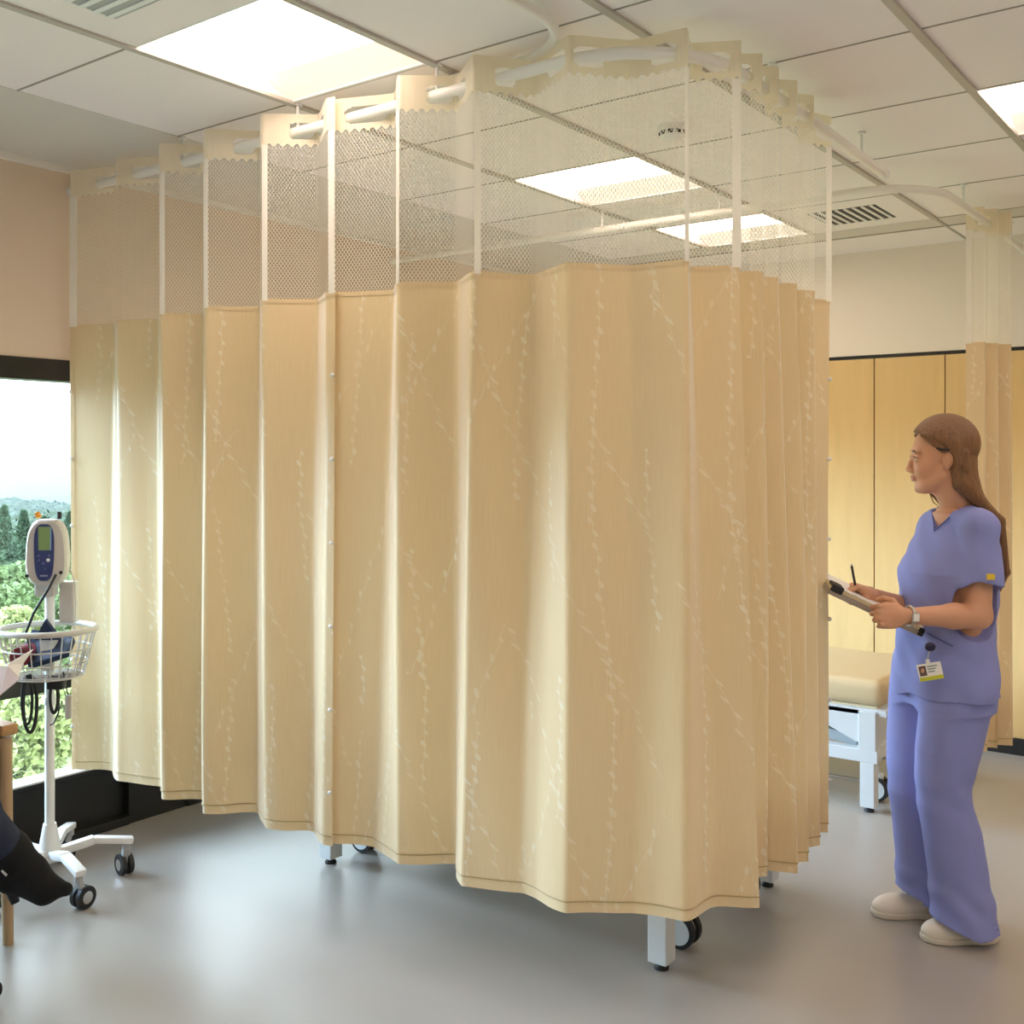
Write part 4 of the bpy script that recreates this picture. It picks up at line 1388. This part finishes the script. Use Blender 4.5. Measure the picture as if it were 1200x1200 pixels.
MB().tube([(.145, -.05, .90), (.135, -.06, .83), (.118, -.07, .78), (.132, -.06, .80), (.150, -.05, .86)], .0024, 8).build('wire_hook', M_STEEL, vs, 60)

# ------------------------------------------------------------------ armchair by the window
ch = empty('armchair', (-3.58, 1.50, 0))
tag(ch, 'honey wood armchair against the window cut by the left edge', 'chair')
AX = -3.58; AY = 1.50
for sy in (-1, 1):
    y = sy * .295
    MB().tube([(.27, y, 0), (.262, y, .25), (.250, y, .655)], [.0165, .019, .022], 12).build('leg', M_CHAIRL, ch, 50)
    MB().tube([(-.33, y, 0), (-.30, y, .40), (-.33, y, .66), (-.36, y, .92)], [.016, .02, .02, .016], 12).build('leg', M_CHAIRL, ch, 50)
    MB().bar((-.34, y, .665), (.285, y, .680), .058, .040, .014).build('armrest', M_CHAIR, ch, 50)
    MB().bar((-.30, y, .40), (.25, y, .40), .022, .05, .004).build('side_rail', M_CHAIRL, ch)
MB().bar((.255, -.29, .40), (.255, .29, .40), .022, .05, .004).bar((-.30, -.29, .40), (-.30, .29, .40), .022, .05, .004).build('cross_rail', M_CHAIRL, ch)
MB().box((-.02, 0, .445), (.54, .54, .07), .025).build('seat', M_CUSH, ch, 50)
MB().box((-.345, 0, .72), (.05, .52, .38), .02, Matrix.Rotation(radians(-6), 3, 'Y')).build('backrest', M_CUSH, ch, 50)

# ------------------------------------------------------------------ seated visitor, mostly beyond the left edge
pt = empty('person', (0, 0, 0))
tag(pt, 'seated person at the left edge with crossed legs in dark jeans and black ankle boots', 'person')
kneeR, ankR, toeR = np.array((-3.11, 1.49, .63)), np.array((-3.185, 1.735, .338)), np.array((-3.055, 1.835, .195))
hipR, hipL = np.array((-3.60, 1.41, .56)), np.array((-3.60, 1.59, .56))
kneeL, ankL, toeL = np.array((-3.13, 1.58, .515)), np.array((-3.17, 1.545, .10)), np.array((-2.99, 1.575, .035))
f = SDF((-3.95, 1.05, .0), (-2.85, 1.98, 1.45), .009)
for a, b, c in ((hipR, kneeR, ankR), (hipL, kneeL, ankL)):
    f.chain([a, b, b * .55 + c * .45, c], [.085, .056, .052, .034], .03)
f.chain([(-3.64, 1.5, .58), (-3.70, 1.5, .85), (-3.70, 1.5, 1.10)], [.13, .12, .13], .04)
f.cone((-3.70, 1.5, 1.10), (-3.66, 1.5, 1.22), .06, .048, .03)
f.ell((-3.63, 1.5, 1.315), (.095, .075, .115), None, .02)
f.ell((-3.565, 1.5, 1.285), (.045, .05, .07), None, .02)
f.cone((-3.532, 1.5, 1.305), (-3.518, 1.5, 1.285), .007, .010, .01)
for s in (-1, 1):
    e_ = (-3.55, 1.5 + s * .24, .80); h_ = (-3.30, 1.5 + s * .14, .74)
    f.chain([(-3.70, 1.5 + s * .17, 1.10), e_, h_], [.05, .038, .026], .03)
    f.ell((h_[0] + .05, h_[1], h_[2]), (.045, .02, .035), None, .015)
    for k in range(4):
        f.chain([(h_[0] + .06, h_[1], h_[2] + .022 - .016 * k), (h_[0] + .11, h_[1] + s * -.01, h_[2] + .02 - .015 * k), (h_[0] + .12, h_[1] - s * .03, h_[2] + .018 - .015 * k)], [.009, .008, .006], .003)
    f.ell((-3.62, 1.5 + s * .076, 1.31), (.015, .008, .027), None, .004)
v, q = f.mesh()
np_mesh('body', v, q, M_SKIN, pt)
f = SDF((-3.95, 1.05, .02), (-2.85, 1.98, .85), .008)
for a, b, c in ((hipR, kneeR, ankR + (ankR - kneeR) * -.0), (hipL, kneeL, ankL + (0, 0, .05))):
    f.chain([a, b, b * .55 + c * .45, c], [.098, .070, .066, .054], .03)
f.cone((-3.64, 1.5, .56), (-3.68, 1.5, .74), .145, .135, .04)
v, q = f.mesh()
np_mesh('jeans', v, q, M_DENIM, pt)
f = SDF((-4.0, 1.0, .55), (-3.1, 2.0, 1.25), .009)
f.chain([(-3.65, 1.5, .72), (-3.71, 1.5, .90), (-3.71, 1.5, 1.08)], [.145, .14, .145], .04)
for s in (-1, 1):
    f.chain([(-3.70, 1.5 + s * .17, 1.10), (-3.55, 1.5 + s * .24, .80), (-3.36, 1.5 + s * .165, .752)], [.062, .048, .036], .03)
v, q = f.mesh()
np_mesh('sweater', v, q, mat('grey_knit', (.20, .20, .22, 1), .9, bump=.4, bscale=80), pt)
f = SDF((-3.85, 1.35, 1.1), (-3.5, 1.65, 1.47), .006)
f.ell((-3.655, 1.5, 1.335), (.100, .086, .118), None, .01)
f.cone((-3.70, 1.5, 1.30), (-3.72, 1.5, 1.16), .085, .07, .03)
f.ell((-3.56, 1.5, 1.28), (.05, .066, .085), None, .01, 's')
v, q = f.mesh()
np_mesh('hair', v, q, mat('dark_hair', (.03, .018, .012, 1), .5, bump=.5, bscale=60), pt)
def W(px, py, d):
    r = (px - 590) / FPX * d
    return np.array((-sin(YAW) * d + cos(YAW) * r, cos(YAW) * d + sin(YAW) * r, EYE - (py - 537) / FPX * d))
def crossed_boot():
    D = 3.30
    an = W(13, 998, D)
    up = (kneeR - an) / np.linalg.norm(kneeR - an)
    f = SDF(an - .16, an + .26, .0035)
    f.chain([an + up * .060, an + up * .02, an], [.056, .052, .050], .02)
    f.chain([an, W(8, 1022, D), W(11, 1032, D)], [.050, .040, .030], .02)
    f.chain([an, W(36, 1022, D), W(54, 1040, D), W(77, 1042, D)], [.048, .046, .037, .021], .03)
    f.cone(W(10, 1034, D), W(50, 1048, D), .026, .028, .03)
    v_, q_ = f.mesh()
    b_ = np_mesh('ankle_boot', v_, q_, M_SUEDE, pt)
    MB().tube([W(11, 1038, D), W(18, 1058, D)], [.019, .013], 14).build('heel', M_RUB, b_, 50)
    MB().tube([W(2, 1020, D - .055), W(8, 1026, D - .055)], .004, 8).build('buckle', M_STEEL, b_, 50)
def boot(ank, toe, sh):
    d_ = toe - ank; ln = np.linalg.norm(d_)
    dd = d_ / ln
    up = (sh - ank); up /= np.linalg.norm(up)
    dn = -up + dd * (up @ dd); dn /= np.linalg.norm(dn)
    sole_n = np.cross(np.cross(dd, -up), dd); sole_n /= np.linalg.norm(sole_n)
    side = np.cross(dd, sole_n)
    heel = ank - dd * .035 + sole_n * .060
    ball = toe - dd * .060 + sole_n * .012
    f = SDF(np.minimum(ank, toe) - .15, np.maximum(ank, toe) + .17, .004)
    f.chain([ank + up * .12, ank + up * .02, ank], [.066, .060, .058], .02)
    f.cone(ank, heel - sole_n * .02, .050, .036, .02)
    f.chain([ank + dd * .01, (ank + ball) / 2 + sole_n * -.002, ball, toe], [.058, .054, .043, .027], .03)
    v_, q_ = f.mesh()
    b_ = np_mesh('ankle_boot', v_, q_, M_SUEDE, pt)
    hp = heel + sole_n * .0
    MB().tube([hp, hp + sole_n * .050], [.024, .018], 14).build('heel', M_RUB, b_, 50)
    MB().tube([hp + side * .03, hp - dd * .02 - sole_n * .03 + side * .04], .004, 8).build('buckle', M_STEEL, b_, 50)
crossed_boot()
boot(ankL, toeL, kneeL)
lf = empty('leaflet', (0, 0, 0))
tag(lf, 'folded white leaflet held by the seated person at the left edge', 'leaflet')
def slab(pts, th, name, m):
    P = [Vector(p) for p in pts]
    n = (P[1] - P[0]).cross(P[2] - P[0]).normalized() * th
    k = len(P)
    s = MB()
    s._add(P + [p + n for p in P], [tuple(range(k))[::-1], tuple(range(k, 2 * k))] + [(i, (i + 1) % k, k + (i + 1) % k, k + i) for i in range(k)])
    return s.build(name, m, lf)
def W(px, py, d):
    r = (px - 590) / FPX * d
    return (-sin(YAW) * d + cos(YAW) * r, cos(YAW) * d + sin(YAW) * r, EYE - (py - 537) / FPX * d)
slab([W(-45, 800, 3.24), W(-10, 779, 3.24), W(9, 781, 3.22), W(23, 795, 3.20), W(0, 814, 3.18), W(-45, 835, 3.2)], .004, 'cover', mat('pale_pink_paper', (.62, .50, .46, 1), .7))
slab([W(8, 779, 3.24), W(39, 761, 3.30), W(27, 778, 3.28), W(22, 793, 3.215)], .002, 'inner_page', M_PAPER)

# ------------------------------------------------------------------ outside: seen from an upper floor
def terrain(name, x0, x1, y0, y1, nx, ny, fn, m, kind='structure'):
    xs, ys = np.linspace(x0, x1, nx), np.linspace(y0, y1, ny)
    X, Y = np.meshgrid(xs, ys, indexing='ij')
    Z = fn(X, Y)
    V = np.stack([X, Y, Z], -1).reshape(-1, 3)
    i = np.arange(nx * ny).reshape(nx, ny)
    F = np.stack([i[:-1, :-1], i[1:, :-1], i[1:, 1:], i[:-1, 1:]], -1).reshape(-1, 4)
    return tag(np_mesh(name, V, F, m), kind=kind)
M_GRASS = mat('meadow', (.26, .29, .14, 1), .95, var=.55, bscale=.35)
M_HILL = mat('wooded_hills', (.045, .065, .042, 1), 1, var=.5, bscale=.02)
terrain('ground', -170, -9, -90, 190, 80, 120, lambda X, Y: -11.5 + .7 * np.sin(X * .09 + Y * .05) + .5 * np.sin(Y * .13) - .0 * X, M_GRASS)
def hills(X, Y):
    r = -X
    z = -13 + .0 * r
    z = z + 10 * np.sin(X * .006 + 1) * np.cos(Y * .005) + 5 * np.sin(X * .017 + Y * .012) + 3 * np.sin(Y * .03 + X * .01)
    z = z - np.clip((r - 170) * .02, 0, 22)
    far = np.clip((r - 1500) / 1500, 0, 1)
    return z * (1 - far) + far * (-6 + 6 * np.sin(Y * .0025 + 1) + 4 * np.sin(Y * .006))
terrain('hill_slopes', -3200, -165, -800, 4200, 160, 200, hills, M_HILL)
# distance haze: thin air with a little scatter
hz = MB().box((-1650, 1600, -26), (3100, 5600, 68)).build('haze', mat('haze_outer', (1, 1, 1, 1)))
tag(hz, 'pale haze lying over the far wooded hills outside the window', 'haze', kind='stuff')
hm = bpy.data.materials.new('thin_haze')
hm.use_nodes = True
hm.node_tree.nodes.remove(hm.node_tree.nodes['Principled BSDF'])
vsn = hm.node_tree.nodes.new('ShaderNodeVolumePrincipled')
vsn.inputs['Density'].default_value = .0009
vsn.inputs['Color'].default_value = (.33, .355, .40, 1)
hm.node_tree.links.new(vsn.outputs[0], hm.node_tree.nodes['Material Output'].inputs['Volume'])
hz.data.materials.clear()
hz.data.materials.append(hm)

def foliage(rs, n, R, Hh, leaf, conic=False):
    """leaf cards spread over a lobed crown; one mesh"""
    lob = [(rs.uniform(-.45, .45) * R, rs.uniform(-.45, .45) * R, Hh * rs.uniform(.25, .85), R * rs.uniform(.45, .7)) for _ in range(9)]
    P = []
    while len(P) < n:
        if conic:
            t_ = rs.rand() ** .8
            r_ = R * (1 - t_) * (.75 + .3 * rs.rand()) + .05
            a = rs.rand() * 2 * pi
            P.append((r_ * cos(a), r_ * sin(a), Hh * (.08 + .92 * t_)))
        else:
            l_ = lob[rs.randint(9)]
            d = rs.normal(size=3); d /= np.linalg.norm(d)
            P.append((l_[0] + d[0] * l_[3], l_[1] + d[1] * l_[3], l_[2] + d[2] * l_[3] * .8))
    P = np.array(P)
    A = rs.normal(size=(n, 3)); A /= np.linalg.norm(A, axis=1)[:, None]
    B = rs.normal(size=(n, 3)); B -= A * (A * B).sum(1)[:, None]; B /= np.linalg.norm(B, axis=1)[:, None]
    s_ = (leaf * rs.uniform(.6, 1.3, n))[:, None]
    V = np.stack([P - A * s_ - B * s_ * .5, P + A * s_ - B * s_ * .5, P + A * s_ * .6 + B * s_ * .6, P - A * s_ * .6 + B * s_ * .6], 1).reshape(-1, 3)
    F = np.arange(4 * n).reshape(n, 4)
    return V, F
greens = [mat('deep_green_leaves', (.07, .125, .08, 1), .9, var=.4, bscale=1), mat('mid_green_leaves', (.16, .23, .10, 1), .9, var=.4, bscale=1), mat('yellow_green_leaves', (.33, .37, .16, 1), .9, var=.4, bscale=1)]
M_TRUNK = mat('bark', (.09, .06, .04, 1), .9)
rs = np.random.RandomState(11)
def tree_at(px, D, topz, R, g, conic, n=900, leaf=.42, lab='tree'):
    a = (px - 590) / FPX
    dx, dy = -sin(YAW) + cos(YAW) * a, cos(YAW) + sin(YAW) * a
    k = 1 / math.hypot(dx, dy)
    x, y = dx * k * D, dy * k * D
    gz = -11.5 + .7 * sin(x * .09 + y * .05) + .5 * sin(y * .13)
    if D > 165: gz -= 2
    r = empty('tree', (x, y, gz))
    Hh = topz - gz
    V, F = foliage(rs, n, R, Hh * .93, leaf, conic)
    V[:, 2] += Hh * .07
    np_mesh('crown', V, F, greens[g], r, False)
    MB().tube([(0, 0, -.3), (.1, 0, Hh * .4), (0, 0, Hh * .75)], [R * .07, R * .05, R * .03], 8).build('trunk', M_TRUNK, r, 60)
    tag(r, lab, 'tree', 'trees outside the window')
spec = [(-40, 78, -1.6, 3.6, 0, True, 'dark conifer beyond the window, hidden at the left edge'), (5, 84, -1.9, 3.0, 0, True, 'tallest dark conifer at the left edge of the window view'),
        (28, 92, -2.6, 3.2, 0, True, 'dark conifer left of the monitor in the window view'), (52, 88, -2.9, 3.4, 0, True, 'dark conifer whose tip stands behind the monitor'),
        (82, 96, -3.0, 3.4, 0, True, 'dark conifer beside the curtain edge in the window view'),
        (16, 66, -3.6, 3.9, 1, False, 'round mid green tree below the conifers, left of the monitor'), (44, 59, -4.6, 3.6, 1, False, 'round green tree behind the monitor pole'),
        (76, 71, -4.0, 3.8, 1, False, 'round green tree beside the curtain edge'), (2, 53, -5.0, 3.4, 2, False, 'yellow green tree at mid height of the left window edge'),
        (34, 45, -6.2, 3.0, 2, False, 'yellow green tree left of the monitor stand'), (66, 51, -5.8, 3.2, 1, False, 'low green tree seen through the gap right of the pole'),
        (100, 60, -4.2, 3.4, 1, False, 'round green tree hidden behind the curtain edge'), (125, 85, -2.2, 3.6, 0, True, 'dark conifer hidden behind the curtain'),
        (-90, 62, -4.0, 3.6, 1, False, 'round green tree beyond the left edge')]
for (px, D, tz, R, g, con, lab) in spec:
    tree_at(px, D, tz, R * .6, g, con, 3800, .21 if D > 70 else .17, lab)
# low shrubs on the slope below
placed = []
for k in range(60):
    px = rs.uniform(-90, 170); D = rs.uniform(26, 42)
    a = (px - 590) / FPX
    dx, dy = -sin(YAW) + cos(YAW) * a, cos(YAW) + sin(YAW) * a
    kk = 1 / math.hypot(dx, dy)
    x, y = dx * kk * D, dy * kk * D
    gz = -11.5 + .7 * sin(x * .09 + y * .05) + .5 * sin(y * .13)
    if any(math.hypot(x - q[0], y - q[1]) < 2.9 for q in placed):
        continue
    placed.append((x, y))
    V, F = foliage(rs, 900, rs.uniform(.8, 1.25), rs.uniform(1.0, 1.7), .085)
    o_ = np_mesh('shrub', V, F, greens[rs.choice([0, 1, 2, 2])], None, False)
    o_.location = (x, y, gz - .1)
    tag(o_, 'leafy shrub on the grassy slope below the window', 'shrub', 'shrubs on the slope below the window')
# distant woodland canopy, past counting
Vs, Fs = [], []
for k in range(12000):
    D = rs.uniform(110, 420) if k % 3 else rs.uniform(110, 260)
    a = (rs.uniform(-250, 330) - 590) / FPX
    dx, dy = -sin(YAW) + cos(YAW) * a, cos(YAW) + sin(YAW) * a
    kk = 1 / math.hypot(dx, dy)
    x, y = dx * kk * D, dy * kk * D
    z = float(hills(np.array(x), np.array(y))) if x < -165 else -11.5
    s_ = rs.uniform(1.2, 3.0)
    p = np.array([x, y, z + s_ * .5])
    o3 = np.array([(q * cos(pi / 3 * j), q * sin(pi / 3 * j), h_) for q, h_ in ((1, -.5), (1, .3), (.7, .8), (.1, 1.05)) for j in range(6)]) * s_ * rs.uniform(.85, 1.15, (24, 1))
    Vs.append(p + o3)
    b = 24 * k
    Fs += [(b + 6 * i + j, b + 6 * i + (j + 1) % 6, b + 6 * i + 6 + (j + 1) % 6, b + 6 * i + 6 + j) for i in range(3) for j in range(6)]
wo = np_mesh('woodland', np.concatenate(Vs), np.array(Fs), mat('woodland_green', (.045, .07, .042, 1), 1, var=.5, bscale=.05), None, True)
tag(wo, 'distant woodland canopy outside the window', 'woodland', kind='stuff')
